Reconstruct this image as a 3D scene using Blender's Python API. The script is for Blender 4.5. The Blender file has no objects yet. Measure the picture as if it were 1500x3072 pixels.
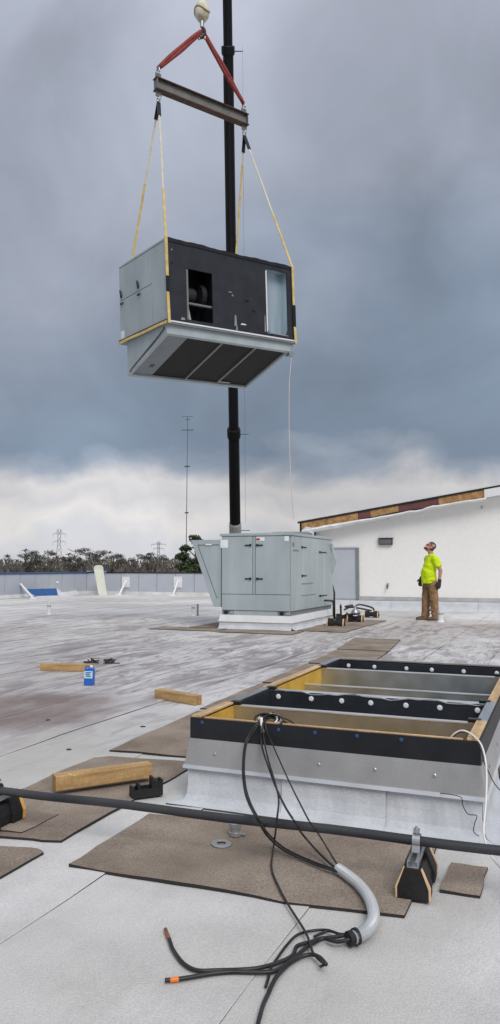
import bpy, bmesh, math, random
from mathutils import Vector, Matrix
random.seed(7)
R = math.radians
scene = bpy.context.scene
col = scene.collection

# ------------------------------------------------------------------ camera, sky, sun, exposure
FPX, CAMH = 2250.0, 1.25
TH = math.atan(164 / FPX)
CT, ST = math.cos(TH), math.sin(TH)
cd = bpy.data.cameras.new('camera')
cam = bpy.data.objects.new('camera', cd)
col.objects.link(cam)
cam.location = (0, 0, CAMH)
cam.rotation_euler = (math.pi / 2 + TH, 0, 0)
cd.sensor_fit = 'VERTICAL'
cd.sensor_height = 36
cd.lens = 36 * FPX / 3072
cd.clip_start = 0.05
cd.clip_end = 6000
scene.camera = cam

SUN_TO = Vector((0.25, -0.72, 0.72)).normalized()
world = bpy.data.worlds.new('World')
scene.world = world
world.use_nodes = True
wn, wl = world.node_tree.nodes, world.node_tree.links
wn.clear()
def W(t, **k):
    n = wn.new(t)
    for a, b in k.items():
        setattr(n, a, b)
    return n
def wmath(op, a, b=None, c=None):
    n = W('ShaderNodeMath', operation=op)
    for i, x in enumerate((a, b, c)):
        if x is None:
            continue
        if isinstance(x, (int, float)):
            n.inputs[i].default_value = x
        else:
            wl.new(x, n.inputs[i])
    return n.outputs[0]
wtc = W('ShaderNodeTexCoord')
wsep = W('ShaderNodeSeparateXYZ')
wl.new(wtc.outputs['Generated'], wsep.inputs[0])
zc = wmath('MAXIMUM', wsep.outputs[2], 0.0)
def wnoise(scale, detail, rough, dist, off, st=(1, 1, 1.15), rot=(0, .35, 0)):
    m = W('ShaderNodeMapping')
    m.inputs['Location'].default_value = off
    m.inputs['Scale'].default_value = st
    m.inputs['Rotation'].default_value = rot
    wl.new(wtc.outputs['Generated'], m.inputs[0])
    n = W('ShaderNodeTexNoise')
    n.inputs['Scale'].default_value = scale
    n.inputs['Detail'].default_value = detail
    n.inputs['Roughness'].default_value = rough
    n.inputs['Distortion'].default_value = dist
    wl.new(m.outputs[0], n.inputs['Vector'])
    return n.outputs['Fac']
n1 = wnoise(7.0, 6, 0.52, 0.3, (3.1, 0.7, 0), (1, 1, 1.5))     # ragged lower edge of the cloud deck
n2 = wnoise(2.1, 4, 0.48, 0.5, (1.4, 5.2, 1))                  # big soft masses
n3 = wnoise(4.2, 6, 0.5, 0.5, (7.4, 2.2, 3))                   # billows
warp = wmath('MULTIPLY', wmath('SUBTRACT', n1, 0.5), 0.17)
warp2 = wmath('MULTIPLY', wmath('SUBTRACT', n2, 0.5), 0.60)
zb_ = wmath('ADD', zc, wmath('MULTIPLY', warp2, wmath('MINIMUM', wmath('MULTIPLY', wmath('MAXIMUM', wmath('SUBTRACT', zc, 0.10), 0.0), 4.0), 1.0)))
zz = wmath('ADD', wmath('MAXIMUM', zb_, wmath('MINIMUM', zc, 0.19)), wmath('MULTIPLY', warp, wmath('SUBTRACT', 1.0, wmath('MINIMUM', zc, 0.6))))
ramp = W('ShaderNodeValToRGB')
wl.new(zz, ramp.inputs[0])
stops = [(0.0, (.48, .48, .50)), (0.035, (.47, .48, .51)), (0.06, (.57, .55, .545)), (0.085, (.46, .455, .475)), (0.105, (.51, .495, .495)), (0.135, (.26, .295, .355)),
         (0.165, (.165, .21, .275)), (0.24, (.185, .23, .295)), (0.40, (.28, .31, .375)), (0.62, (.365, .39, .465)), (1.0, (.70, .73, .79))]
el = ramp.color_ramp.elements
el[0].position, el[0].color = stops[0][0], (*stops[0][1], 1)
el[1].position, el[1].color = stops[-1][0], (*stops[-1][1], 1)
for p, c in stops[1:-1]:
    e = el.new(p); e.color = (*c, 1)
mott = wmath('ADD', wmath('MULTIPLY', wmath('SUBTRACT', n3, 0.5), 0.95), 1.0)
wmul = W('ShaderNodeVectorMath', operation='SCALE')
wl.new(ramp.outputs[0], wmul.inputs[0]); wl.new(mott, wmul.inputs['Scale'])
sky = W('ShaderNodeTexSky', sky_type='NISHITA')
sky.sun_disc = False
sky.sun_elevation = math.asin(SUN_TO.z)
sky.sun_rotation = math.atan2(SUN_TO.x, SUN_TO.y)
sky.dust_density = 3.0
bg1 = W('ShaderNodeBackground'); bg1.inputs[1].default_value = 0.05
wl.new(sky.outputs[0], bg1.inputs[0])
bg2 = W('ShaderNodeBackground'); bg2.inputs[1].default_value = 1.0
wl.new(wmul.outputs[0], bg2.inputs[0])
mixs = W('ShaderNodeMixShader'); mixs.inputs[0].default_value = 0.92
wl.new(bg1.outputs[0], mixs.inputs[1]); wl.new(bg2.outputs[0], mixs.inputs[2])
wout = W('ShaderNodeOutputWorld')
wl.new(mixs.outputs[0], wout.inputs[0])

sd = bpy.data.lights.new('sun', 'SUN')
sd.energy = 1.5
sd.angle = R(28)
sd.color = (1.0, 0.96, 0.9)
sun = bpy.data.objects.new('sun', sd)
col.objects.link(sun)
sun.rotation_euler = SUN_TO.to_track_quat('Z', 'Y').to_euler()
vs = scene.view_settings
vs.view_transform = 'Standard'
vs.look = 'None'
vs.gamma = 1
vs.exposure = 0.38
vs.use_curve_mapping = False

# ------------------------------------------------------------------ pixel -> place helpers
def ray(px, py):
    x, y = (px - 750) / FPX, -(py - 1536) / FPX
    return Vector((x, CT - ST * y, ST + CT * y))
def P(px, py, z=0.0):                       # where the sight line meets height z
    d = ray(px, py)
    return Vector((0, 0, CAMH)) + d * ((z - CAMH) / d.z)
def A(px, py, Y):                           # where the sight line meets depth Y
    d = ray(px, py)
    return Vector((0, 0, CAMH)) + d * (Y / d.y)
def proj(p):
    x, y, z = p[0], p[1], p[2] - CAMH
    dep = y * CT + z * ST
    return 750 + FPX * x / dep, 1536 - FPX * (z * CT - y * ST) / dep
def PL(px, py, o, n):                       # where it meets a plane through o
    d = ray(px, py); c0 = Vector((0, 0, CAMH))
    return c0 + d * ((Vector(o) - c0).dot(n) / d.dot(n))

GA = R(-22.4)                               # the roof's grid: u along the kerb front, v away
U = Vector((math.cos(GA), math.sin(GA), 0))
V = Vector((-math.sin(GA), math.cos(GA), 0))
G0 = Vector((-0.312, 4.104, 0))
def G(u, v, z=0.0):
    return G0 + U * u + V * v + Vector((0, 0, z))
def UV(p):
    q = Vector(p) - G0
    return q.dot(U), q.dot(V)

# ------------------------------------------------------------------ materials
MATS = {}
def mat(name, c, rough=0.6, metal=0.0, var=0.08, vscale=5.0, bump=0.0, bscale=80.0, c2=None, stretch=(1, 1, 1), spec=0.4,
        fine=0.0, fscale=300.0, detail=5.0, lo=0.3, hi=0.7):
    m = bpy.data.materials.new(name); m.use_nodes = True
    nt = m.node_tree; N, L = nt.nodes, nt.links
    b = N['Principled BSDF']
    b.inputs['Roughness'].default_value = rough
    b.inputs['Metallic'].default_value = metal
    b.inputs['Specular IOR Level'].default_value = spec
    tc = N.new('ShaderNodeTexCoord'); mp = N.new('ShaderNodeMapping')
    mp.inputs['Scale'].default_value = stretch
    L.new(tc.outputs['Object'], mp.inputs[0])
    nz = N.new('ShaderNodeTexNoise'); nz.inputs['Scale'].default_value = vscale; nz.inputs['Detail'].default_value = detail
    L.new(mp.outputs[0], nz.inputs['Vector'])
    rp = N.new('ShaderNodeValToRGB')
    ca = tuple(max(0, x * (1 - var)) for x in c)
    cb = c2 if c2 else tuple(min(1, x * (1 + var)) for x in c)
    e = rp.color_ramp.elements
    e[0].position = lo; e[1].position = hi
    e[0].color = (*ca, 1); e[1].color = (*cb, 1)
    L.new(nz.outputs['Fac'], rp.inputs[0])
    out = rp.outputs[0]
    if fine:
        fz = N.new('ShaderNodeTexNoise'); fz.inputs['Scale'].default_value = fscale; fz.inputs['Detail'].default_value = 2
        L.new(tc.outputs['Object'], fz.inputs['Vector'])
        mr = N.new('ShaderNodeMapRange'); mr.inputs[1].default_value = 0.3; mr.inputs[2].default_value = 0.7
        mr.inputs[3].default_value = 1 - fine; mr.inputs[4].default_value = 1 + fine
        L.new(fz.outputs['Fac'], mr.inputs[0])
        vm = N.new('ShaderNodeVectorMath'); vm.operation = 'SCALE'
        L.new(out, vm.inputs[0]); L.new(mr.outputs[0], vm.inputs['Scale'])
        out = vm.outputs[0]
    L.new(out, b.inputs['Base Color'])
    # a little unevenness in the sheen
    rr = N.new('ShaderNodeMapRange'); rr.inputs[3].default_value = max(0.05, rough - 0.08); rr.inputs[4].default_value = min(1, rough + 0.08)
    L.new(nz.outputs['Fac'], rr.inputs[0]); L.new(rr.outputs[0], b.inputs['Roughness'])
    if bump:
        bz = N.new('ShaderNodeTexNoise'); bz.inputs['Scale'].default_value = bscale; bz.inputs['Detail'].default_value = 3
        L.new(mp.outputs[0], bz.inputs['Vector'])
        bp = N.new('ShaderNodeBump'); bp.inputs['Strength'].default_value = bump; bp.inputs['Distance'].default_value = 0.01
        L.new(bz.outputs['Fac'], bp.inputs['Height']); L.new(bp.outputs[0], b.inputs['Normal'])
    MATS[name] = m
    return m

mat('casing', (.395, .455, .475), .40, 0, .12, 2.2, stretch=(1, 1, .35), spec=.4, fine=.02, fscale=40, bump=.35, bscale=1.6)
mat('casing_dark', (.21, .235, .25), .45, 0, .1, 3)
mat('seam', (.09, .10, .105), .7)
mat('black', (.013, .014, .018), .55, 0, .3, 6, bump=.15, bscale=14)
mat('liner', (.019, .022, .030), .6, 0, .3, 3, bump=.25, bscale=9, fine=.12, fscale=60)
mat('handle', (.012, .012, .013), .35)
mat('galv', (.52, .55, .57), .34, .85, .14, 7, bump=.06, bscale=5)
mat('galv_dull', (.42, .42, .42), .5, .55, .12, 4, bump=.08, bscale=4, fine=.05, fscale=120)
mat('alu', (.75, .76, .77), .3, .6, .06, 6)
mat('steel', (.46, .47, .48), .38, .8, .2, 9)
mat('wood', (.42, .25, .105), .75, 0, .25, 3.2, c2=(.57, .38, .175), stretch=(1, 7, 7), bump=.2, bscale=20, fine=.12, fscale=50)
mat('wood_pale', (.52, .34, .18), .75, 0, .2, 3, c2=(.68, .48, .28), stretch=(1, 7, 7), bump=.15, bscale=20, fine=.1, fscale=50)
mat('wood_end', (.35, .19, .08), .8, 0, .3, 30, c2=(.5, .3, .13))
mat('insulation', (.62, .37, .05), .9, 0, .15, 6, c2=(.75, .48, .09), bump=.3, bscale=25)
mat('osb', (.36, .18, .065), .8, 0, .3, 6, c2=(.55, .32, .14), bump=.2, bscale=30, fine=.18, fscale=24)
mat('maroon', (.15, .055, .055), .7, 0, .2, 4, fine=.1, fscale=30)
mat('white_metal', (.78, .79, .80), .35, 0, .05, 5)
mat('white_membrane', (.72, .73, .75), .6, 0, .08, 5, bump=.2, bscale=8)
mat('stucco', (.88, .865, .84), .85, 0, .02, .6, bump=.04, bscale=60, fine=.02, fscale=8)
mat('flashing', (.56, .58, .61), .8, 0, .12, 3, bump=.2, bscale=40, fine=.06, fscale=90, stretch=(1, 1, 2.5))
mat('parapet', (.45, .475, .53), .55, 0, .05, 1.5)
mat('parapet_gap', (.16, .17, .19), .7)
mat('blue_coping', (.045, .10, .21), .4)
mat('blue_sheet', (.018, .085, .25), .4, 0, .15, 4)
mat('cream_sheet', (.70, .71, .60), .5, 0, .05, 3)
mat('tan_mat', (.25, .20, .16), .95, 0, .14, 2.2, c2=(.335, .278, .228), bump=.6, bscale=160, fine=.24, fscale=130, spec=.1, detail=8, lo=.35, hi=.62)
mat('bitumen', (.03, .027, .025), .9)
mat('rubber', (.012, .012, .013), .6, 0, .3, 20, bump=.2, bscale=60)
mat('stripe', (.78, .42, .10), .5, 0, .08, 20)
mat('stripe_pale', (.72, .47, .27), .5, 0, .08, 20)
mat('pipe', (.025, .028, .033), .5, 0, .3, 9, c2=(.05, .053, .058), stretch=(.3, 1, 1), bump=.1, bscale=30)
mat('cable', (.014, .014, .015), .42, 0, .35, 12, c2=(.035, .034, .033))
mat('conduit', (.43, .45, .465), .42, .1, .08, 12)
mat('copper', (.32, .13, .07), .45, .5, .3, 20)
mat('orange_tape', (.80, .22, .03), .5)
mat('tag_rope', (.62, .56, .56), .8)
mat('white_wire', (.78, .76, .73), .5, 0, .04, 20)
mat('red_sling', (.27, .05, .042), .8, 0, .2, 12, bump=.3, bscale=60)
mat('yellow_strap', (.66, .47, .15), .8, 0, .15, 8, c2=(.76, .6, .27), bump=.2, bscale=80)
mat('pale_strap', (.66, .62, .48), .8, 0, .1, 8)
mat('beam', (.20, .20, .19), .5, .3, .15, 4, fine=.08, fscale=30)
mat('rust', (.10, .06, .045), .75, .3, .3, 8)
mat('boom', (.007, .007, .011), .55, 0, .2, 1.2)
mat('boom_pale', (.50, .50, .48), .5, 0, .08, 2)
mat('ball', (.68, .60, .42), .55, 0, .3, 6, c2=(.78, .74, .62), lo=.35, hi=.55)
mat('ball_band', (.30, .20, .05), .6)
mat('sticker', (.80, .86, .88), .4)
mat('red_mark', (.45, .03, .03), .5)
mat('text_dark', (.17, .19, .2), .6)
mat('mesh_screen', (.016, .013, .013), .7, 0, .3, 4, fine=.3, fscale=120)
mat('duct_inside', (.46, .55, .60), .38, .7, .25, 1.5, stretch=(3, 1, .3))
mat('motor', (.03, .03, .033), .5, .2, .2, 6)
mat('hivis', (.60, .78, .006), .8, 0, .08, 7, bump=1.0, bscale=9)
mat('trousers', (.22, .125, .062), .9, 0, .22, 6, c2=(.34, .21, .11), bump=.5, bscale=16)
mat('skin', (.50, .25, .18), .55, 0, .1, 20)
mat('beard', (.07, .045, .035), .9, 0, .2, 30)
mat('cap', (.11, .06, .055), .8, 0, .2, 14)
mat('cap_print', (.55, .38, .36), .8, 0, .2, 14)
mat('glove', (.045, .04, .037), .8, 0, .3, 20, bump=.3, bscale=60)
mat('boots', (.12, .075, .05), .75, 0, .2, 14, bump=.2, bscale=50)
mat('lens', (.10, .03, .03), .15)
mat('jug_blue', (.02, .13, .50), .35)
mat('screw_blue', (.02, .075, .19), .5)
mat('jug_label', (.55, .72, .82), .4)
mat('jug_print', (.03, .17, .33), .5)
mat('bark', (.12, .10, .085), .9, 0, .25, 3, bump=.4, bscale=10)
mat('leaf_grey', (.075, .077, .06), .8, 0, .3, 0.8, c2=(.125, .125, .10))  # lightened, some distance haze mixed into the leaf colour
mat('leaf_dark', (.055, .06, .046), .8, 0, .3, 0.8, c2=(.095, .10, .08))  # dark leaf tone raised a little to suggest haze
mat('leaf_pine', (.045, .075, .03), .8, 0, .3, 0.8, c2=(.09, .13, .06))
mat('brush', (.125, .11, .096), .95, 0, .25, .35, c2=(.185, .165, .145))  # twig colour lightened in place of distance haze
mat('lap_edge', (.07, .066, .064), .9)
mat('grass', (.09, .10, .05), .95, 0, .25, .05, c2=(.14, .13, .08))
mat('pylon', (.30, .31, .33), .6, .3, .05, 1)
mat('mast', (.13, .14, .16), .6, .3, .1, 1)
mat('lamp_body', (.055, .055, .06), .5)
mat('lamp_glass', (.14, .14, .15), .25)
mat('dark_trim', (.02, .02, .02), .9)  # near-black colour of the thin coping, drip edge and eave parts
mat('concrete', (.33, .32, .30), .9, 0, .1, 2, bump=.2, bscale=30)
mat('door_grey', (.47, .50, .55), .5, 0, .04, 2)
mat('scrap', (.05, .045, .04), .7, 0, .3, 20)

def roof_material():
    m = bpy.data.materials.new('cap_sheet'); m.use_nodes = True
    N, L = m.node_tree.nodes, m.node_tree.links
    b = N['Principled BSDF']; b.inputs['Roughness'].default_value = .85; b.inputs['Specular IOR Level'].default_value = .4
    tc = N.new('ShaderNodeTexCoord')
    rot = N.new('ShaderNodeMapping'); rot.vector_type = 'POINT'
    rot.inputs['Rotation'].default_value = (0, 0, -GA)          # into the roof's own grid
    L.new(tc.outputs['Object'], rot.inputs[0])
    def noise(scale, detail, rough, st=(1, 1, 1), loc=(0, 0, 0), dist=0.0):
        mp = N.new('ShaderNodeMapping'); mp.inputs['Scale'].default_value = st; mp.inputs['Location'].default_value = loc
        L.new(rot.outputs[0], mp.inputs[0])
        n = N.new('ShaderNodeTexNoise'); n.inputs['Scale'].default_value = scale; n.inputs['Detail'].default_value = detail
        n.inputs['Roughness'].default_value = rough; n.inputs['Distortion'].default_value = dist
        L.new(mp.outputs[0], n.inputs['Vector']); return n.outputs['Fac']
    def mr(x, a, b_, c, d_):
        n = N.new('ShaderNodeMapRange'); n.interpolation_type = 'SMOOTHSTEP'
        for i, q in enumerate((a, b_, c, d_)): n.inputs[i + 1].default_value = q
        L.new(x, n.inputs[0]); return n.outputs[0]
    def mth(op, a, b_):
        n = N.new('ShaderNodeMath'); n.operation = op
        for i, q in enumerate((a, b_)):
            if isinstance(q, (int, float)): n.inputs[i].default_value = q
            else: L.new(q, n.inputs[i])
        return n.outputs[0]
    def mix(f, a, b_):
        n = N.new('ShaderNodeMix'); n.data_type = 'RGBA'
        if isinstance(f, (int, float)): n.inputs[0].default_value = f
        else: L.new(f, n.inputs[0])
        for i, q in ((6, a), (7, b_)):
            if isinstance(q, tuple): n.inputs[i].default_value = (*q, 1)
            else: L.new(q, n.inputs[i])
        return n.outputs[2]
    sep = N.new('ShaderNodeSeparateXYZ'); L.new(rot.outputs[0], sep.inputs[0])
    def spot(wp, r0, r1):                                       # a stain of its own at one place on the roof
        u, v = wp.dot(U), wp.dot(V)
        du = mth('SUBTRACT', sep.outputs[0], u); dv = mth('SUBTRACT', sep.outputs[1], v)
        q = mth('ADD', mth('MULTIPLY', mth('MULTIPLY', du, du), 1 / (r0 * r0)), mth('MULTIPLY', mth('MULTIPLY', dv, dv), 1 / (r1 * r1)))
        q = mth('ADD', q, mth('MULTIPLY', mth('SUBTRACT', blot, .5), 1.6))
        return mr(q, 0.1, 1.25, 1, 0)
    blot = noise(.9, 5, .6)
    base = mix(mr(noise(.35, 4, .55), .35, .65, 0, 1), (.545, .525, .495), (.74, .73, .73))
    base = mix(mr(noise(3.0, 5, .6), .35, .7, 0, .35), base, (.43, .425, .42))
    # grime carried by standing water, drawn out along the fall of the roof
    streak = mr(noise(2.4, 8, .68, (1.0, .30, 1), dist=1.6), .45, .62, 0, 1)
    streak2 = mr(noise(5.0, 7, .66, (1.2, .16, 1), (4, 2, 0), 2.2), .52, .62, 0, 1)
    area = spot(P(200, 2020), 3.6, 4.4)
    area2 = spot(P(500, 1910), 10.0, 6.5)
    area3 = spot(P(1290, 1885), 2.6, 2.6)
    area4 = spot(P(60, 2130), 1.0, .9)
    area5 = spot(P(1180, 1985), 4.5, 3.0)
    col_ = mix(mth('MULTIPLY', mth('MULTIPLY', area, .78), mth('ADD', .24, mth('MULTIPLY', mth('MAXIMUM', streak, streak2), .70))), base, (.25, .215, .235))
    col_ = mix(mth('MULTIPLY', mth('MULTIPLY', area2, .74), mth('MAXIMUM', streak, mth('MULTIPLY', streak2, .8))), col_, (.25, .205, .21))
    col_ = mix(mth('MULTIPLY', mth('MULTIPLY', area5, .5), mth('MAXIMUM', streak, streak2)), col_, (.255, .215, .225))
    col_ = mix(mth('MULTIPLY', area3, mth('ADD', .32, mth('MULTIPLY', streak, .5))), col_, (.27, .20, .185))
    col_ = mix(mth('MULTIPLY', area4, .75), col_, (.17, .11, .095))
    # faint scuffs near the work area
    col_ = mix(mr(noise(6.5, 6, .65, (1, .6, 1)), .58, .75, 0, .22), col_, (.34, .33, .31))
    col_ = mix(mr(noise(1.7, 6, .62, (1, .8, 1), (9, 3, 0)), .50, .70, 0, .38), col_, (.42, .40, .37))
    col_ = mix(mr(noise(26, 4, .7, (1, .6, 1), (2, 3, 0)), .66, .78, 0, .45), col_, (.26, .25, .24))
    g = N.new('ShaderNodeTexNoise'); g.inputs['Scale'].default_value = 150; g.inputs['Detail'].default_value = 3; g.inputs['Roughness'].default_value = .7
    L.new(tc.outputs['Object'], g.inputs['Vector'])
    gm = mr(g.outputs['Fac'], .3, .7, .87, 1.09)
    sc = N.new('ShaderNodeVectorMath'); sc.operation = 'SCALE'
    L.new(col_, sc.inputs[0]); L.new(gm, sc.inputs['Scale'])
    L.new(sc.outputs[0], b.inputs['Base Color'])
    wet = mth('MINIMUM', mth('ADD', mth('MULTIPLY', area, .6), mth('ADD', mth('MULTIPLY', area2, .6), mth('MULTIPLY', area5, .5))), 1.0)
    L.new(mr(mth('MULTIPLY', wet, mr(noise(1.2, 5, .6, (1, .3, 1)), .35, .65, .3, 1)), 0, 1, .82, .38), b.inputs['Roughness'])
    wrk = noise(3.5, 5, .6, (1.0, .18, 1), (1, 8, 0), 1.0)
    bp = N.new('ShaderNodeBump'); bp.inputs['Strength'].default_value = .6; bp.inputs['Distance'].default_value = .02
    hsum = mth('ADD', mth('MULTIPLY', g.outputs['Fac'], .35), mth('MULTIPLY', wrk, 1.0))
    L.new(hsum, bp.inputs['Height']); L.new(bp.outputs[0], b.inputs['Normal'])
    MATS['cap_sheet'] = m
roof_material()

# ------------------------------------------------------------------ mesh builder
def cr(pts, k=6):                                    # smooth path through points
    pts = [Vector(p) for p in pts]
    if len(pts) < 3: return pts
    out = []
    for i in range(len(pts) - 1):
        p0 = pts[max(i - 1, 0)]; p1 = pts[i]; p2 = pts[i + 1]; p3 = pts[min(i + 2, len(pts) - 1)]
        for j in range(k):
            t = j / k
            out.append(.5 * ((2 * p1) + (p2 - p0) * t + (2 * p0 - 5 * p1 + 4 * p2 - p3) * t * t + (3 * p1 - p0 - 3 * p2 + p3) * t ** 3))
    out.append(pts[-1])
    return out

class MB:
    def __init__(s): s.v = []; s.f = []; s.mi = []; s.cur = 0
    def add(s, vs, fs):
        o = len(s.v)
        s.v += [tuple(x) for x in vs]
        for f in fs: s.f.append(tuple(i + o for i in f)); s.mi.append(s.cur)
        return s
    def m(s, i): s.cur = i; return s
    def hexa(s, p):                                   # bottom four, top four
        return s.add(p, [(3, 2, 1, 0), (4, 5, 6, 7), (0, 1, 5, 4), (1, 2, 6, 5), (2, 3, 7, 6), (3, 0, 4, 7)])
    def box(s, a, b):
        x0, y0, z0 = a; x1, y1, z1 = b
        return s.hexa([(x0, y0, z0), (x1, y0, z0), (x1, y1, z0), (x0, y1, z0), (x0, y0, z1), (x1, y0, z1), (x1, y1, z1), (x0, y1, z1)])
    def prism(s, poly, ax, a, b):                     # poly in the two other axes, run along ax
        n = len(poly)
        def mk(q, t): 
            r = list(q); r.insert(ax, t); return tuple(r)
        vs = [mk(q, a) for q in poly] + [mk(q, b) for q in poly]
        fs = [tuple(range(n - 1, -1, -1)), tuple(range(n, 2 * n))] + [(i, (i + 1) % n, n + (i + 1) % n, n + i) for i in range(n)]
        return s.add(vs, fs)
    def cyl(s, p0, p1, r0, r1=None, n=12, caps=True):
        return s.tube([p0, p1], [r0, r0 if r1 is None else r1], n, caps)
    def tube(s, pts, r, n=8, caps=True):
        pts = [Vector(p) for p in pts]
        rs = r if isinstance(r, (list, tuple)) else [r] * len(pts)
        t0 = (pts[1] - pts[0]).normalized()
        nn = t0.orthogonal().normalized()
        o = len(s.v)
        for i, p in enumerate(pts):
            t = (pts[min(i + 1, len(pts) - 1)] - pts[max(i - 1, 0)]).normalized()
            nn = (nn - t * nn.dot(t)).normalized()
            bb = t.cross(nn)
            for k in range(n):
                a = 2 * math.pi * k / n
                s.v.append(tuple(p + (nn * math.cos(a) + bb * math.sin(a)) * rs[i]))
        for i in range(len(pts) - 1):
            for k in range(n):
                a, b = o + i * n + k, o + i * n + (k + 1) % n
                s.f.append((a, b, b + n, a + n)); s.mi.append(s.cur)
        if caps:
            s.f.append(tuple(o + k for k in range(n - 1, -1, -1))); s.mi.append(s.cur)
            e = o + (len(pts) - 1) * n
            s.f.append(tuple(e + k for k in range(n))); s.mi.append(s.cur)
        return s
    def ribbon(s, pts, side, w, t):                   # flat webbing
        pts = [Vector(p) for p in pts]; side = Vector(side).normalized()
        o = len(s.v)
        for i, p in enumerate(pts):
            d = (pts[min(i + 1, len(pts) - 1)] - pts[max(i - 1, 0)]).normalized()
            sd_ = (side - d * side.dot(d)).normalized(); nn = d.cross(sd_)
            for a, b in ((-1, -1), (1, -1), (1, 1), (-1, 1)):
                s.v.append(tuple(p + sd_ * a * w / 2 + nn * b * t / 2))
        for i in range(len(pts) - 1):
            for k in range(4):
                a, b = o + i * 4 + k, o + i * 4 + (k + 1) % 4
                s.f.append((a, b, b + 4, a + 4)); s.mi.append(s.cur)
        e = o + (len(pts) - 1) * 4
        s.f += [(o + 3, o + 2, o + 1, o), (e, e + 1, e + 2, e + 3)]; s.mi += [s.cur] * 2
        return s
    def lathe(s, c, prof, n=16, ax=Vector((0, 0, 1))):
        c = Vector(c); ax = Vector(ax).normalized(); e1 = ax.orthogonal().normalized(); e2 = ax.cross(e1)
        o = len(s.v)
        for r, h in prof:
            for k in range(n):
                a = 2 * math.pi * k / n
                s.v.append(tuple(c + ax * h + (e1 * math.cos(a) + e2 * math.sin(a)) * r))
        for i in range(len(prof) - 1):
            for k in range(n):
                a, b = o + i * n + k, o + i * n + (k + 1) % n
                s.f.append((a, b, b + n, a + n)); s.mi.append(s.cur)
        s.f.append(tuple(o + k for k in range(n - 1, -1, -1))); s.mi.append(s.cur)
        e = o + (len(prof) - 1) * n
        s.f.append(tuple(e + k for k in range(n))); s.mi.append(s.cur)
        return s
    def ell(s, c, r, n=14, k=9, rot=None):
        c = Vector(c); o = len(s.v)
        for i in range(k + 1):
            ph = math.pi * (i / k) - math.pi / 2
            ph = max(-1.5, min(1.5, ph))
            for j in range(n):
                a = 2 * math.pi * j / n
                q = Vector((r[0] * math.cos(ph) * math.cos(a), r[1] * math.cos(ph) * math.sin(a), r[2] * math.sin(ph)))
                if rot: q = rot @ q
                s.v.append(tuple(c + q))
        for i in range(k):
            for j in range(n):
                a, b = o + i * n + j, o + i * n + (j + 1) % n
                s.f.append((a, b, b + n, a + n)); s.mi.append(s.cur)
        s.f.append(tuple(o + j for j in range(n - 1, -1, -1))); s.mi.append(s.cur)
        e = o + k * n
        s.f.append(tuple(e + j for j in range(n))); s.mi.append(s.cur)
        return s
    def mesh(s, name, mats, smooth=False):
        me = bpy.data.meshes.new(name)
        me.from_pydata(s.v, [], s.f)
        for q in ([mats] if isinstance(mats, str) else mats): me.materials.append(MATS[q])
        me.polygons.foreach_set('material_index', s.mi)
        if smooth: me.polygons.foreach_set('use_smooth', [True] * len(s.f))
        me.update()
        return me
    def build(s, name, mats, parent=None, bevel=0.0, smooth=False, recenter=False):
        loc = Vector((0, 0, 0))
        if recenter:
            xs = [v[0] for v in s.v]; ys = [v[1] for v in s.v]; zs = [v[2] for v in s.v]
            loc = Vector(((min(xs) + max(xs)) / 2, (min(ys) + max(ys)) / 2, min(zs)))
            s.v = [(a - loc.x, b - loc.y, c - loc.z) for a, b, c in s.v]
        o = bpy.data.objects.new(name, s.mesh(name, mats, smooth))
        col.objects.link(o)
        o.location = loc
        if parent: o.parent = parent
        if bevel:
            md = o.modifiers.new('bevel', 'BEVEL'); md.width = bevel; md.segments = 2; md.limit_method = 'ANGLE'; md.angle_limit = R(40)
        return o

def tag(o, label=None, cat=None, group=None, kind=None):
    if label: o['label'] = label
    if cat: o['category'] = cat
    if group: o['group'] = group
    if kind: o['kind'] = kind
    return o
def thing(name, label, cat, loc=(0, 0, 0), rz=0.0, group=None):
    o = bpy.data.objects.new(name, None)
    o.empty_display_size = .2
    col.objects.link(o)
    o.location = loc; o.rotation_euler = (0, 0, rz)
    return tag(o, label, cat, group)
def link_copy(src, parent, loc=None, rz=None):
    c = src.copy(); col.objects.link(c); c.parent = parent
    if loc is not None: c.location = loc
    if rz is not None: c.rotation_euler = (0, 0, rz)
    return c
def copy_tree(o, parent=None):
    c = o.copy(); col.objects.link(c); c.parent = parent
    for ch in list(o.children): copy_tree(ch, c)
    return c

# ================================================================== SETTING
# ground far below the roof
gm = MB(); gm.add([(-2500, -400, -6), (2500, -400, -6), (2500, 4000, -6), (-2500, 4000, -6)], [(0, 1, 2, 3)])
tag(gm.build('ground', 'grass'), 'flat grassy land around the building', kind='structure')
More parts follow.
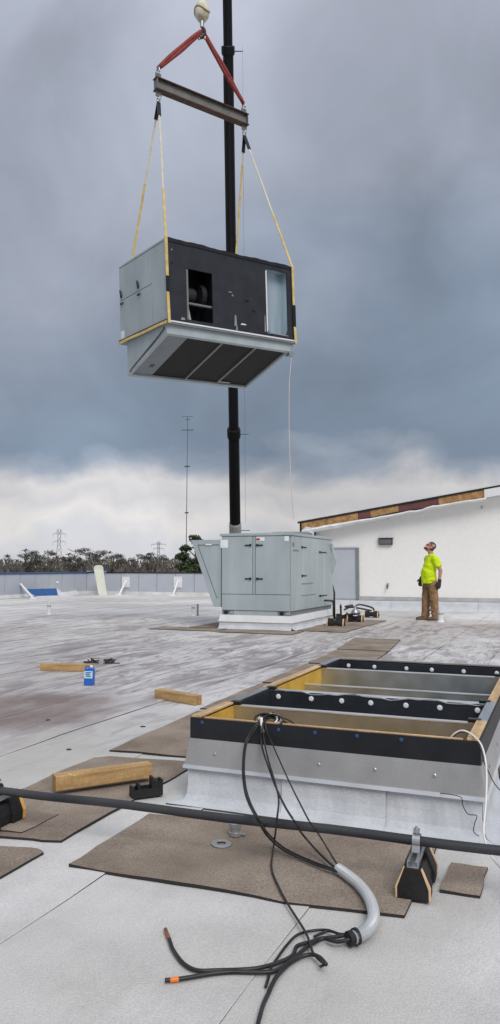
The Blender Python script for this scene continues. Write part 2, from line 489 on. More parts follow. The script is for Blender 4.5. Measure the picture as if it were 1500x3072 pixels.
# the flat roof: deck and the rolled cap sheets
UL, UR, VN, VF = -18.3, 16.0, -7.0, 25.5
def ring(u0, u1, v0, v1, z): return [G(u0, v0, z), G(u1, v0, z), G(u1, v1, z), G(u0, v1, z)]
roof = MB().hexa(ring(UL - .2, UR, VN, VF + .2, -6.1) + ring(UL - .2, UR, VN, VF + .2, -0.004)).build('roof', 'concrete')
tag(roof, 'flat roof deck under pale rolled cap sheets', kind='structure')
rw = 0.855
i0 = int(math.floor((UL - .9) / rw)); i1 = int(math.ceil((9.5 - .05) / rw))
for i in range(i0, i1):
    ua, ub = .05 + i * rw, .05 + (i + 1) * rw
    if ua < UL: continue
    m_ = MB(); rng = random.Random(i)
    nseg = 90
    prof = []
    ph, ph2 = rng.random() * 9, rng.random() * 9
    vs_, fs_, mi_ = [], [], []
    for k in range(nseg + 1):
        t = k / nseg
        v = VN + 1.5 + (VF - VN - 1.5) * t ** 1.6
        w = .008 * math.sin(v * 2.3 + ph) + .006 * math.sin(v * 5.1 + ph2) + rng.uniform(-.003, .003)
        lift = (.0062 if i in (-1, 0, -3) else .0045) + (.0018 if i in (-1, 0, -3) else .0012) * (math.sin(v * 1.7 + ph2) + .7 * math.sin(v * 6.1 + ph))
        row = [(ua, .0005), (ua + .35, .001), (ub - .12, .0025), (ub + .055 + w, lift), (ub + .060 + w, lift - .0012), (ub + .060 + w, .001)]
        vs_ += [G(a, v, z) for a, z in row]
    nr = 6
    for k in range(nseg):
        for j in range(nr - 1):
            a = k * nr + j
            m_.f.append((a, a + 1, a + 1 + nr, a + nr)); m_.mi.append(1 if j == 4 else 0)
    m_.v = [tuple(x) for x in vs_]
    m_.build('roof_sheet', ['cap_sheet', 'bitumen' if i in (-1, 0, -3) else 'lap_edge'], roof)

# ------------------------------------------------------------------ parapet of metal panels round the roof edge
def parapet(name, label, at, n, along, pw, h, coping, cw):
    # runs from `at` along a grid direction, panels face the roof
    t = thing(name, label, 'parapet', at, math.atan2(along.y, along.x))
    L = n * pw
    MB().box((0, .03, 0), (L, .18, h - .02)).build('backing_wall', 'parapet_gap', t)
    pm = MB().box((.008, 0, .0), (pw - .012, .029, h - .03)).mesh('panel', 'parapet')
    for k in range(n):
        o = bpy.data.objects.new('panel', pm); col.objects.link(o); o.parent = t
        o.location = (k * pw, random.uniform(-.004, .003), 0)
    MB().box((-.03, -.03, h - .03), (L + .03, .23, h + cw)).build('coping', coping, t, .006)
    MB().prism([(-.14, 0), (.0, 0), (.0, .14), (-.02, .14)], 0, 0, L).build('cant_strip', 'cap_sheet', t)
    return t
pl = parapet('parapet_wall', 'grey panelled parapet with dark blue coping beyond the blue trough', G(UL, 25.5 - 16 * .92, 0), 16, V, .92, .97, 'blue_coping', .05)
pf = parapet('parapet_wall', 'pale grey panelled parapet with thin dark coping behind the pipes and braces', G(UL, VF, 0), 15, U, .92, .985, 'dark_trim', .012)
# raking end of the blue coping that climbs to the corner
ck = MB(); c0, c1 = G(UL + .02, VF - .02, 0), G(UL + 1.1, VF - .02, 0)
for_pts = [c0 + Vector((0, 0, .93)), c1 + Vector((0, 0, 1.06)), c1 + V * .2 + Vector((0, 0, 1.06)), c0 + V * .2 + Vector((0, 0, .93))]
ck.hexa([pf.matrix_world.inverted() @ q for q in for_pts] + [q + Vector((0, 0, .09)) for q in for_pts]) if False else None
pf_rot = Matrix.Rotation(-GA, 3, 'Z')
def to_pf(q): return pf_rot @ (q - G(UL, VF, 0))
ck.hexa([to_pf(q) for q in for_pts] + [to_pf(q + Vector((0, 0, .085))) for q in for_pts])
ck.build('raking_coping', 'blue_coping', pf)
MB().box((0, -.012, .9), (1.06, .02, 1.06)).build('raking_panel', 'parapet', pf)

# diagonal steel braces that hold the parapet up
def brace(foot, top, label, patch):
    t = thing('parapet_brace', label, 'brace', foot, 0, 'white braces propping the roof parapet')
    d = Vector(top) - Vector(foot)
    MB().tube([Vector((0, 0, 0)), d], .045, 6).build('strut', 'white_metal', t)
    MB().box((-.14, -.1, 0), (.14, .1, .05)).build('foot_plate', 'white_membrane', t, .01)
    if patch:
        m_ = MB(); c = d
        m_.hexa([c + U * a + V * b + Vector((0, 0, z)) for z in (-.3, .18) for a, b in ((-.2, -.02), (.2, -.02), (.2, .01), (-.2, .01))])
        m_.build('flashing_patch', 'white_membrane', t)
    return t
def on_far(px, py): return PL(px, py, G(0, VF - .02, 0), V)
def on_left(px, py): return PL(px, py, G(UL + .02, 0, 0), U)
brace(P(101, 1797), on_left(62, 1752), 'white brace leaning on the panels beside the blue trough', False)
brace(P(186, 1783), on_left(172, 1746), 'short white brace partly behind the blue trough', False)
brace(P(357, 1786), on_far(378, 1742), 'white brace with square patch next to the tall cream panel', True)
brace(P(518, 1788), on_far(534, 1742), 'white brace with square patch near the slanted hood of the grey unit', True)

# ------------------------------------------------------------------ the higher building with the torn fascia
BV = 18.0; BU = -5.07
bo = G(BU, BV, 0)
bld = thing('stucco_building', 'white stucco building with torn wooden roof fascia behind the worker', 'building', bo, GA)
def bl(px, py, off=0.0):                                # pixel -> building-local x,z on the plane y=off
    q = PL(px, py, bo + V * off, V) - bo
    return q.dot(U), q.z
# rake line of the roof
OV = -.34
xa, za = bl(897, 1566, OV); xb, zb = bl(1500, 1456, OV)
slope = (zb - za) / (xb - xa)
XR = 12.5
def rk(x): return za + slope * (x - xa)
MB().prism([(0, .3), (XR - .3, .3), (XR - .3, rk(XR - .3) - .08), (0, rk(0) - .08)], 1, 0.0, 7.2).build('wall', 'stucco', bld)
MB().box((-.02, -.05, 0), (XR - .28, 7.2, .30)).build('base_curb', 'flashing', bld)
# membrane flashing sheets along the foot of the wall
fm = MB().hexa([(0, -.20, 0), (1.2, -.20, 0), (1.2, -.052, 0), (0, -.052, 0), (0, -.065, .30), (1.2, -.065, .30), (1.2, -.052, .30), (0, -.052, .30)]).mesh('flashing_sheet', 'flashing')
for k in range(10):
    o = bpy.data.objects.new('flashing_sheet', fm); col.objects.link(o); o.parent = bld; o.location = (k * 1.205, random.uniform(-.004, .004), 0)
MB().hexa([(0, -.09, .285), (XR - .3, -.09, .285), (XR - .3, -.02, .285), (0, -.02, .285), (0, -.05, .385), (XR - .3, -.05, .385), (XR - .3, -.004, .385), (0, -.004, .385)]).build('metal_skirt', 'galv_dull', bld)
# roof slab with a white edge
x0 = xa
MB().prism([(x0 - .02, rk(x0 - .02) - .03), (XR, rk(XR) - .03), (XR, rk(XR) + .035), (x0 - .02, rk(x0 - .02) + .035)], 1, OV - .03, 7.5).build('roof_slab', 'white_membrane', bld)
MB().prism([(x0 - .03, rk(x0) - .05), (XR, rk(XR) - .05), (XR, rk(XR) + .004), (x0 - .03, rk(x0) + .004)], 1, OV - .05, OV - .03).build('drip_edge', 'dark_trim', bld)
# fascia boards, board by board
def fascia(pxa, pxb, mt, da=0.0, db=0.0, h=.265):
    a, _ = bl(pxa, 1550, OV); b, _ = bl(pxb, 1500, OV)
    m_ = MB().prism([(a + .004, rk(a) - h - da), (b - .004, rk(b) - h - db), (b - .004, rk(b) - .045), (a + .004, rk(a) - .045)], 1, OV - .028, OV + .01)
    m_.build('fascia_board', mt, bld)
fascia(905, 1074, 'osb', .02, -.02); fascia(1074, 1112, 'maroon', -.03, -.03); fascia(1112, 1196, 'osb', -.02, -.05)
fascia(1196, 1317, 'maroon', -.04, -.01); fascia(1317, 1380, 'osb', 0, 0); fascia(1380, 1453, 'osb', .0, 0)
a_, _ = bl(1453, 1470, OV)
MB().prism([(a_, rk(a_) - .27), (XR, rk(XR) - .27), (XR, rk(XR) - .04), (a_, rk(a_) - .04)], 1, OV - .05, OV + .01).build('fascia_cover', 'white_metal', bld)
MB().prism([(x0 + .05, rk(x0) - .30), (XR, rk(XR) - .30), (XR, rk(XR) - .26), (x0 + .05, rk(x0) - .26)], 1, OV + .02, .0).build('soffit', 'white_membrane', bld)
# torn metal hanging under the boards
tm = MB(); rng = random.Random(5)
xs_ = [x0 + .12 + k * .16 for k in range(47)]
xs_ = [x for x in xs_ if x < a_ + .1]
tp = []
for k, x in enumerate(xs_):
    wob = .012 * math.sin(k * .31) + rng.uniform(-.006, .006) + (.03 * math.sin(k * 1.1) if 20 < k < 25 else 0)
    h = .085 + .02 * math.sin(k * .23) + (.03 if k < 8 else 0) - (.03 if k > 26 else 0) + rng.uniform(-.006, .006)
    zt = rk(x) - .262 + wob
    yo = OV - .045 - abs(.03 * math.sin(k * 1.3))
    tp.append([(x, yo, zt), (x, yo - .03, zt - h * .45), (x, yo + .015, zt - h), (x, yo + .02, zt - h + .004)])
for k in range(len(tp) - 1):
    for j in range(3):
        tm.add([tp[k][j], tp[k + 1][j], tp[k + 1][j + 1], tp[k][j + 1]], [(0, 1, 2, 3)])
to = tm.build('torn_flashing', 'white_metal', bld)
sm = to.modifiers.new('thick', 'SOLIDIFY'); sm.thickness = .004
tk = MB()
tk.add([(x0 + .10, OV - .06, rk(x0) - .26), (x0 + .24, OV - .09, rk(x0) - .15), (x0 + .40, OV - .09, rk(x0) - .17), (x0 + .50, OV - .07, rk(x0) - .36), (x0 + .40, OV - .02, rk(x0) - .52), (x0 + .2, OV - .05, rk(x0) - .42)], [(0, 1, 2, 3, 4, 5)])
ko = tk.build('torn_corner_flap', 'white_metal', bld); sm = ko.modifiers.new('thick', 'SOLIDIFY'); sm.thickness = .006
MB().box((x0 + .02, OV, rk(x0) - .34), (x0 + .06, 7.4, rk(x0) - .02)).build('eave_board', 'dark_trim', bld)
MB().box((x0 + .3, OV + .05, rk(x0) - .50), (x0 + .42, .02, rk(x0) - .25)).build('eave_bracket', 'dark_trim', bld)
# grey door panel
dx1, dz1 = bl(1073, 1645, -.06); dx0 = dx1 - 1.05
door = MB().box((dx0, -.08, .32), (dx1 - .05, -.02, dz1)).build('door', 'door_grey', bld, .006)
MB().box((dx1 - .05, -.11, .30), (dx1 + .03, -.002, dz1 + .02)).build('door_frame', 'casing_dark', door)
MB().box((dx0 - .05, -.11, dz1 + .0), (dx1 - .05, -.002, dz1 + .05)).build('door_head', 'door_grey', door)
# small stand-offs on the wall
for q in ((1165, 1553), (1445, 1522)):
    cx, cz = bl(*q, 0)
    MB().box((cx - .025, -.03, cz - .035), (cx + .025, 0, cz + .035)).build('wall_clip', 'casing', bld, .004)
# wall light, hose tap
lx, lz = bl(1158, 1624, 0)
lt = thing('wall_light', 'dark grey rectangular light fixed high on the white stucco wall', 'light', G(BU + lx, BV, lz - .1), GA)
MB().box((-.20, -.09, 0), (.20, .0, .19)).build('housing', 'lamp_body', lt, .012)
MB().box((-.175, -.10, .025), (.175, -.09, .15)).build('lens', 'lamp_glass', lt, .004)
MB().box((-.22, -.105, .185), (.22, .0, .2)).build('visor', 'lamp_body', lt, .003)
hx, hz = bl(1164, 1758, 0)
hb = thing('wall_tap', 'small dark tap low on the white stucco wall below the light', 'tap', G(BU + hx, BV, hz - .08), GA)
MB().cyl((0, 0, .08), (0, -.09, .08), .022, .018, 10).build('spout_body', 'lamp_body', hb)
MB().tube(cr([(0, -.06, .08), (0, -.10, .07), (0, -.11, .0)]), .02, 8).build('spout', 'lamp_body', hb)
MB().lathe((0, -.05, .10), [(.01, 0), (.01, .03), (.035, .035), (.035, .05), (.01, .052)], 10).build('handle', 'lamp_body', hb)

# ================================================================== WALKWAY MATS
def mat_from(poly, label, z=.005, th=.008, wob=.012, seed=0):
    rng = random.Random(seed)
    pts = []
    n = len(poly)
    for i in range(n):
        a, b = Vector(poly[i]), Vector(poly[(i + 1) % n])
        L = (b - a).length; k = max(3, int(L / .09))
        d = (b - a).normalized(); pn = Vector((d.y, -d.x, 0)); ph = rng.random() * 6
        for j in range(k):
            t = j / k
            e = math.sin(math.pi * t)
            pts.append(a.lerp(b, t) + pn * (wob * e * (.6 * math.sin(t * L * 4 + ph) + .3 * math.sin(t * L * 11 + ph * 2)) + (rng.uniform(-.003, .003) if j else 0)))
    N = len(pts); m_ = MB()
    zs = [z + th + .004 * max(0, math.sin(k * .5 + seed)) for k in range(N)]
    vs = [Vector((p.x, p.y, z - .003)) for p in pts] + [Vector((p.x, p.y, q)) for p, q in zip(pts, zs)]
    m_.add(vs, [tuple(range(N, 2 * N))]); m_.m(1)
    m_.add(vs, [(i, (i + 1) % N, N + (i + 1) % N, N + i) for i in range(N)])
    o = m_.build('walkway_mat', ['tan_mat', 'bitumen'], recenter=True)
    # the upper face must face up
    bm = bmesh.new(); bm.from_mesh(o.data); bmesh.ops.remove_doubles(bm, verts=bm.verts, dist=1e-5)
    bmesh.ops.triangulate(bm, faces=[f for f in bm.faces if len(f.verts) > 4])
    bmesh.ops.recalc_face_normals(bm, faces=bm.faces)
    if sum(f.normal.z * f.calc_area() for f in bm.faces) < 0: bmesh.ops.reverse_faces(bm, faces=bm.faces)
    bm.to_mesh(o.data); bm.free()
    return tag(o, label, 'mat', 'brown walkway mats laid on the roof')
def pxm(pts, label, seed, **k): return mat_from([P(*q) for q in pts], label, seed=seed, **k)
pxm([(206, 2603), (290, 2548), (447, 2448), (1100, 2512), (1313, 2540), (1256, 2665), (1213, 2757), (850, 2716), (600, 2668)], 'large brown granule mat under the metal ring and coupling', 1)
pxm([(-330, 2480), (76, 2370), (281, 2279), (330, 2274), (562, 2292), (563, 2313), (477, 2361), (370, 2425), (184, 2530), (100, 2524), (0, 2516), (-330, 2490)], 'brown granule mat under the timber offcut with tape on it', 2)
pxm([(110, 2444), (176, 2454), (64, 2509), (-60, 2500)], 'small brown patch lying on the mat beside the pipe block', 3, z=.014, th=.005)
pxm([(-300, 2535), (0, 2547), (95, 2554), (131, 2565), (0, 2640), (-240, 2770)], 'brown mat with pointed corner next to the bare seam', 4)
mat_from([P(328, 2256), P(590, 2138), P(640, 2135), G(-.02, 2.1), G(-.02, .45), P(575, 2276)], 'brown mat whose corner runs under the left of the open kerb', seed=5)
def gm_(u0, u1, v0, v1, label, seed, sk=0.0): return mat_from([G(u0, v0), G(u1, v0), G(u1 + sk, v1), G(u0 + sk, v1)], label, seed=seed)
gm_(-1.10, -.28, 2.34, 3.86, 'brown walkway mat beside the left wooden rail of the open kerb', 6, -.03)
gm_(-1.14, -.30, 3.93, 5.6, 'brown walkway mat level with the far end of the open kerb', 7, -.05)
gm_(-1.19, -.42, 5.68, 7.35, 'brown walkway mat just past the far end of the open kerb', 8, -.08)
gm_(-1.30, -.50, 7.42, 9.25, 'brown walkway mat halfway between the open kerb and the grey unit', 9, -.2)
UC = Vector((.792, 14.741, 0))                                # near right corner of the standing unit's kerb
uu, uvv = UV(UC)
gm_(uu - 2.75, uu - 1.3, uvv - .72, uvv - .10, 'brown mat under the slanted hood of the standing grey unit', 10)
gm_(uu - 1.22, uu + .30, uvv - .86, uvv - .10, 'brown mat along the front of the standing grey unit', 11)
gm_(uu + .12, uu + 1.1, uvv + .0, uvv + 1.65, 'brown mat under the nearest small pipe block by the grey unit', 12)
gm_(uu + .12, uu + 1.15, uvv + 1.72, uvv + 3.4, 'brown mat under the farther small pipe blocks by the grey unit', 13)
gm_(uu - 2.2, uu - 1.6, uvv - .02, uvv + 1.8, 'brown mat along the left side of the standing grey unit', 14)
pxm([(1353, 2598), (1464, 2611), (1440, 2698), (1320, 2680)], 'small square brown pad next to the black pipe support', 15, wob=.004)

# ================================================================== OPEN KERB (foreground)
KW, KL, KT = 1.48, 2.78, .44
VA_ = .45
kb = thing('roof_curb', 'open rectangular roof curb of wood, black sheet and galvanised steel', 'roof curb', G(0, 0, 0), GA)
def kpart(name, mt, fn, bevel=0, smooth=False):
    m_ = MB(); fn(m_); return m_.build(name, mt, kb, bevel, smooth)
# core walls (yellow board insulation shows on the inside)
T = .05
kpart('front_wall', 'insulation', lambda m: m.box((0, .004, 0), (KW, .030, .428)))
kpart('front_cap', 'alu', lambda m: m.box((.07, .0195, .428), (KW - .07, .038, .4325)))
kpart('back_wall', 'insulation', lambda m: m.box((0, KL - T, 0), (KW, KL - .004, .43)))
kpart('side_wall', 'insulation', lambda m: m.box((.004, T, 0), (T, KL - T, .43)))
kpart('side_wall', 'insulation', lambda m: m.box((KW - T, T, 0), (KW - .004, KL - T, .43)))
kpart('floor_opening', 'black', lambda m: m.box((T, VA_, .0), (KW - T, KL - T, .03)))
kpart('bay_reflector', 'insulation', lambda m: m.box((T, T, .0), (KW - T, VA_, .10)))  # yellow bay floor, added so the galvanised cross sheet reflects gold
kpart('bay_reflector', 'insulation', lambda m: m.box((T, 1.15, .03), (.75, 2.2, .06)))  # second yellow floor slab, added for its reflection in the metal
# black weather band round the top
kpart('weather_band', 'black', lambda m: m.box((-.006, -.008, .318), (KW + .006, .004, .442)))
kpart('weather_band', 'black', lambda m: m.box((-.006, KL - .004, .318), (KW + .006, KL + .008, .442)))
kpart('weather_band', 'black', lambda m: m.box((-.008, .004, .318), (.004, KL - .004, .442)))
kpart('weather_band', 'black', lambda m: m.box((KW - .004, .004, .318), (KW + .010, KL - .004, .442)))
# galvanised skirt flared outwards, one piece a side, and its bright drip edge
def skirt(side):
    zt, zb, ot, ob = .335, .195, .009, .030
    if side == 'f': q = lambda s, o, z: (s, -o, z); L = KW
    if side == 'b': q = lambda s, o, z: (s, KL + o, z); L = KW
    if side == 'l': q = lambda s, o, z: (-o, s, z); L = KL
    if side == 'r': q = lambda s, o, z: (KW + o, s, z); L = KL
    a, b = -.008, L + .008
    kpart('metal_skirt', 'galv_dull', lambda m: m.hexa([q(a - .02, ob, zb), q(b + .02, ob, zb), q(b + .02, ob - .004, zb), q(a - .02, ob - .004, zb), q(a, ot, zt), q(b, ot, zt), q(b, ot - .004, zt), q(a, ot - .004, zt)]))
    kpart('drip_edge', 'alu', lambda m: m.hexa([q(a - .025, ob + .010, zb - .012), q(b + .025, ob + .010, zb - .012), q(b + .025, ob - .004, zb - .012), q(a - .025, ob - .004, zb - .012), q(a - .022, ob + .004, zb + .005), q(b + .022, ob + .004, zb + .005), q(b + .022, ob - .002, zb + .005), q(a - .022, ob - .002, zb + .005)]))
for s_ in 'fblr': skirt(s_)
# membrane up-stands in separate sheets
def upstand(side, s0, s1, off, seed=0, c0=False, c1=False):
    if side == 'f': q = lambda s, o, z: (s, -o, z)
    if side == 'b': q = lambda s, o, z: (s, KL + o, z)
    if side == 'l': q = lambda s, o, z: (-o, s, z)
    if side == 'r': q = lambda s, o, z: (KW + o, s, z)
    prof = [(.012, .21), (.013, .10), (.018, .045), (.030, .018), (.075, .0115), (.10, .010)]
    rng = random.Random(seed)
    m_ = MB(); n = 14; rows = []; inn = []
    for k in range(n + 1):
        w = .004 * math.sin(k * 1.3 + seed)
        row, ri = [], []
        for j, (o, z) in enumerate(prof):
            a0 = s0 - (o + off if c0 else 0); a1 = s1 + (o + off if c1 else 0)
            s = a0 + (a1 - a0) * k / n
            oo = o + off + w * (1 if j in (1, 2, 3) else .2)
            row.append(q(s, oo, z)); ri.append(q(s, max(.002, oo - .007), max(.002, z - .004)))
        row.append(q(s, prof[-1][0] + off + .001, .002)); ri.append(q(s, prof[-1][0] + off - .004, .002))
        rows.append(row); inn.append(ri)
    for k in range(n):
        for j in range(len(prof)):
            m_.m(1 if j == len(prof) - 1 else 0)
            m_.add([rows[k][j], rows[k + 1][j], rows[k + 1][j + 1], rows[k][j + 1]], [(0, 1, 2, 3)])
    m_.m(1)
    for k in (0, n):
        for j in range(len(prof)):
            m_.add([rows[k][j], rows[k][j + 1], inn[k][j + 1], inn[k][j]], [(0, 1, 2, 3)])
    return m_.build('flashing_sheet', ['flashing', 'lap_edge'], kb, smooth=False)
upstand('f', .0, .55, .0, 1, c0=True); upstand('f', .52, 1.05, .005, 2); upstand('f', 1.02, KW, .0, 3, c1=True)
upstand('l', .0, 1.0, 0, 4, c0=True); upstand('l', .97, 2.0, .005, 5); upstand('l', 1.97, KL, 0, 6, c1=True)
upstand('r', .0, .95, .0, 7, c0=True); upstand('r', .92, 1.9, .006, 8); upstand('r', 1.87, KL, .0, 9, c1=True)
upstand('b', .0, .8, 0, 10, c0=True); upstand('b', .77, KW, .005, 11, c1=True)
# timber and steel caps on the top of the side walls
VA, VB, VC = .45, 1.04, 2.21
for x in (-.01, KW - .06):
    for (a, b, mt, dz) in ((.0, VA, 'wood_pale', .012), (VA, VB, 'galv', .010), (VB, VC, 'wood_pale', .012), (VC, KL, 'galv', .010)):
        m_ = MB().box((-(b - a) / 2 + .003, -.026, 0), ((b - a) / 2 - .003, .026, dz))
        o = m_.build('rail_timber' if 'wood' in mt else 'rail_cap', mt, kb, .002)
        o.location = (x + .035, (a + b) / 2, .4425); o.rotation_euler = (0, 0, math.pi / 2)
o = MB().box((-KW / 2 + .07, -.007, 0), (KW / 2 - .07, .007, .006)).build('rail_timber', 'wood_pale', kb, .001); o.location = (KW / 2, .012, .4425)
o = MB().box((-KW / 2 + .07, -.012, 0), (KW / 2 - .07, .012, .012)).build('rail_cap', 'galv', kb, .002); o.location = (KW / 2, KL - .02, .4425)
# cross walls hung between the rails
def cross(v, mt, name, top=.436, fl='alu', bot=.03, wavy=False):
    kpart(name, mt, lambda m: m.box((T + .001, v, bot), (KW - T - .001, v + .014, top - .004)))
    m_ = MB(); n = 24
    for k in range(n):
        a = T + (KW - 2 * T) * k / n; b = T + (KW - 2 * T) * (k + 1) / n
        wa = (.008 * math.sin(k * .8) + .005 * math.sin(k * 2.1)) if wavy else .001 * math.sin(k * .9)
        wb = (.008 * math.sin((k + 1) * .8) + .005 * math.sin((k + 1) * 2.1)) if wavy else .001 * math.sin((k + 1) * .9)
        m_.hexa([(a, v - .004, top - .006 + wa), (b, v - .004, top - .006 + wb), (b, v + .04, top - .006), (a, v + .04, top - .006), (a, v - .004, top + wa), (b, v - .004, top + wb), (b, v + .04, top), (a, v + .04, top)])
    m_.build('flange', fl, kb)
cross(VA, 'galv', 'cross_sheet')
cross(VB, 'liner', 'cross_liner', wavy=True)
cross(VB + .09, 'galv', 'cross_sheet', top=.425)
cross(1.78, 'galv', 'cross_sheet', top=.37)
cross(VC, 'galv', 'cross_sheet')
kpart('inner_liner', 'liner', lambda m: m.box((T + .002, KL - T - .012, .03), (KW - T - .002, KL - T - .001, .436)))
for v0, v1 in ((VA + .016, VB), (VC + .016, KL - T - .012)):
    for x in (T + .001, KW - T - .009):
        kpart('inner_liner', 'liner', lambda m: m.box((x, v0, .03), (x + .008, v1, .438)))
kpart('joist_hanger', 'galv', lambda m: m.box((T + .06, 1.76, .05), (T + .13, 1.778, .36)))
for v in (VA, VB, VC):
    for x in (.03, KW - .095):
        kpart('corner_clip', 'handle', lambda m: m.box((x, v - .012, .44), (x + .065, v + .03, .4585)), .003)
# round fixings: white discs on the liners, blue screws on the band, screws on the skirt
bt = MB().lathe((0, 0, 0), [(.0155, 0), (.017, .003), (.014, .006), (.007, .007)], 14, (0, -1, 0)).mesh('fixing_disc', 'sticker')
bs = MB().lathe((0, 0, 0), [(.009, 0), (.010, .004), (.007, .006), (.004, .006)], 12, (0, -1, 0)).mesh('screw', 'screw_blue')
bg_ = MB().lathe((0, 0, 0), [(.009, 0), (.010, .002), (.005, .005), (.003, .005)], 10, (0, -1, 0)).mesh('screw', 'steel')
def putm(me, name, loc, rot=(0, 0, 0)):
    o = bpy.data.objects.new(name, me); col.objects.link(o); o.parent = kb; o.location = loc; o.rotation_euler = rot
for k in range(7): putm(bt, 'fixing_disc', (.12 + k * (KW - .24) / 6 + random.uniform(-.02, .02), VB, .396))
for k in range(6): putm(bt, 'fixing_disc', (.13 + k * (KW - .26) / 5 + random.uniform(-.02, .02), KL - T - .012, .398))
def kloc(px, py, off):
    q = PL(px, py, G(0, -off, 0), V); u, v = UV(q); return u, q.z
for q in ((607, 2167), (836, 2189), (945, 2198), (1071, 2208), (1204, 2219)):
    u, z = kloc(*q, .008); putm(bs, 'screw', (u, -.008, z))
for q in ((645, 2263), (957, 2294), (1125, 2309), (1304, 2327)):
    u, z = kloc(*q, .021); putm(bg_, 'screw', (u, -.0205, z))
for k in range(5): putm(bg_, 'screw', (KW + .022, .3 + k * .5, .26), (0, 0, math.pi / 2))
kpart('paper_tag', 'sticker', lambda m: m.box((.80, VA - .003, .335), (.87, VA - .0005, .355)))

# ================================================================== WIRES AND CABLES
def bow(name, label, paths, rad, mt, n=7, parts=None, cat='cable', group=None):
    m_ = MB(); m_.tube(cr(paths, 6), rad, n)
    o = m_.build(name, mt, recenter=True, smooth=True)
    return tag(o, label, cat, group)
def yz(l): return [A(*q[:2], q[2]) for q in l]
def gz(l, z): return [P(a, b, z) for a, b in l]
rc = .0048
top = G(.40, .03, .462)
bow('power_cable', 'black cable bowing widest from the knot on the curb into the conduit', [G(.52, .16, .40), G(.47, .07, .455), top] + yz([(770, 2172, 3.93), (737, 2225, 3.90), (728, 2300, 3.76), (733, 2365, 3.52), (747, 2412, 3.30), (772, 2458, 3.06)]) + [P(800, 2505, .09), P(850, 2550, .035), P(930, 2588, .026), P(985, 2607, .032), P(1035, 2622, .036)], rc, 'cable')
bow('power_cable', 'second black cable close beside the widest one into the conduit', [G(.50, .15, .40), G(.45, .06, .458), G(.39, .03, .466)] + yz([(772, 2178, 3.92), (741, 2228, 3.89), (733, 2300, 3.74), (738, 2362, 3.50), (753, 2412, 3.28), (780, 2462, 3.04)]) + [P(806, 2502, .09), P(856, 2546, .035), P(935, 2583, .028), P(988, 2602, .036), P(1035, 2620, .04)], rc * .8, 'cable')
bow('power_cable', 'black cable hanging straight through the middle of the bundle to the conduit', [G(.50, .17, .40), G(.46, .08, .458), G(.41, .028, .468)] + yz([(783, 2180, 3.93), (786, 2240, 3.90), (812, 2320, 3.70), (832, 2372, 3.46), (858, 2425, 3.20), (882, 2462, 3.00)]) + [P(908, 2503, .10), P(958, 2560, .04), P(1005, 2603, .032), P(1040, 2625, .036)], rc, 'cable')
bow('power_cable', 'thin black cable slanting farthest to the right of the bundle', [G(.54, .18, .40), G(.50, .09, .456), G(.43, .028, .462)] + yz([(797, 2180, 3.90), (825, 2250, 3.86), (870, 2350, 3.56), (905, 2420, 3.24), (930, 2467, 2.97)]) + [P(962, 2512, .09), P(1000, 2575, .042), P(1025, 2610, .036), P(1045, 2630, .038)], rc * .75, 'cable')
bow('power_cable', 'black cable running from the bundle across the mat to a frayed hooked end', [G(.50, .19, .40), G(.45, .09, .454), G(.42, .03, .458)] + yz([(788, 2178, 3.92), (800, 2260, 3.86), (826, 2350, 3.56), (836, 2400, 3.32), (831, 2455, 3.03)]) + [P(826, 2500, .10)] + gz([(820, 2545), (815, 2605), (838, 2665), (867, 2718), (909, 2784), (927, 2820), (939, 2858), (958, 2880), (972, 2893), (960, 2900)], .022), rc * .9, 'cable')
# knot of turns over the curb edge
kn = thing('cable_knot', 'knot of grey and black cable turns on the curb edge', 'cable', G(.43, .03, .45), GA)
for k, (r_, dy, tz, mt) in enumerate(((.045, .0, .3, 'cable'), (.042, .012, -.2, 'white_wire'), (.045, .024, .5, 'cable'), (.038, .018, .0, 'conduit'), (.046, -.012, -.4, 'cable'))):
    pts = []
    for j in range(15):
        a = 2 * math.pi * j / 14 + k
        pts.append((r_ * 1.25 * math.cos(a) + .012 * k - .02, dy + .02 * math.sin(a * 1 + tz), .008 + r_ * .55 * math.sin(a)))
    MB().tube(pts, .0055, 6).build('cable_turn', mt, kn, smooth=True)
MB().tube(cr([(-.03, -.03, .02), (-.02, -.045, -.02), (-.015, -.045, -.05)]), .009, 6).build('cable_end', 'white_wire', kn, smooth=True)
# grey corrugated conduit with its black end
cpts = cr([P(a, b, .036) for a, b in ((1015, 2606), (1042, 2625), (1078, 2655), (1106, 2692), (1120, 2732), (1117, 2768), (1094, 2797), (1060, 2813))], 12)
cd_ = thing('flexible_conduit', 'grey corrugated conduit curving on the mat edge', 'conduit', P(1080, 2700, 0))
o0 = P(1080, 2700, 0)
rs = [.0200 + .0018 * (1 if k % 2 else -1) for k in range(len(cpts) * 2)]
fine = []
for k in range(len(cpts) - 1): fine += [cpts[k], (cpts[k] + cpts[k + 1]) / 2]
fine.append(cpts[-1])
MB().tube([p - o0 for p in fine], rs[:len(fine)], 12).build('sleeve', 'conduit', cd_, smooth=False)
ce = [P(1072, 2808, .034), P(1044, 2817, .032)]
d_ = (ce[1] - ce[0]).normalized()
MB().tube([ce[0] - o0, ce[0] - o0 + d_ * .012, ce[0] - o0 + d_ * .013, ce[1] - o0], [.027, .027, .0235, .0235], 14).build('end_bushing', 'rubber', cd_)
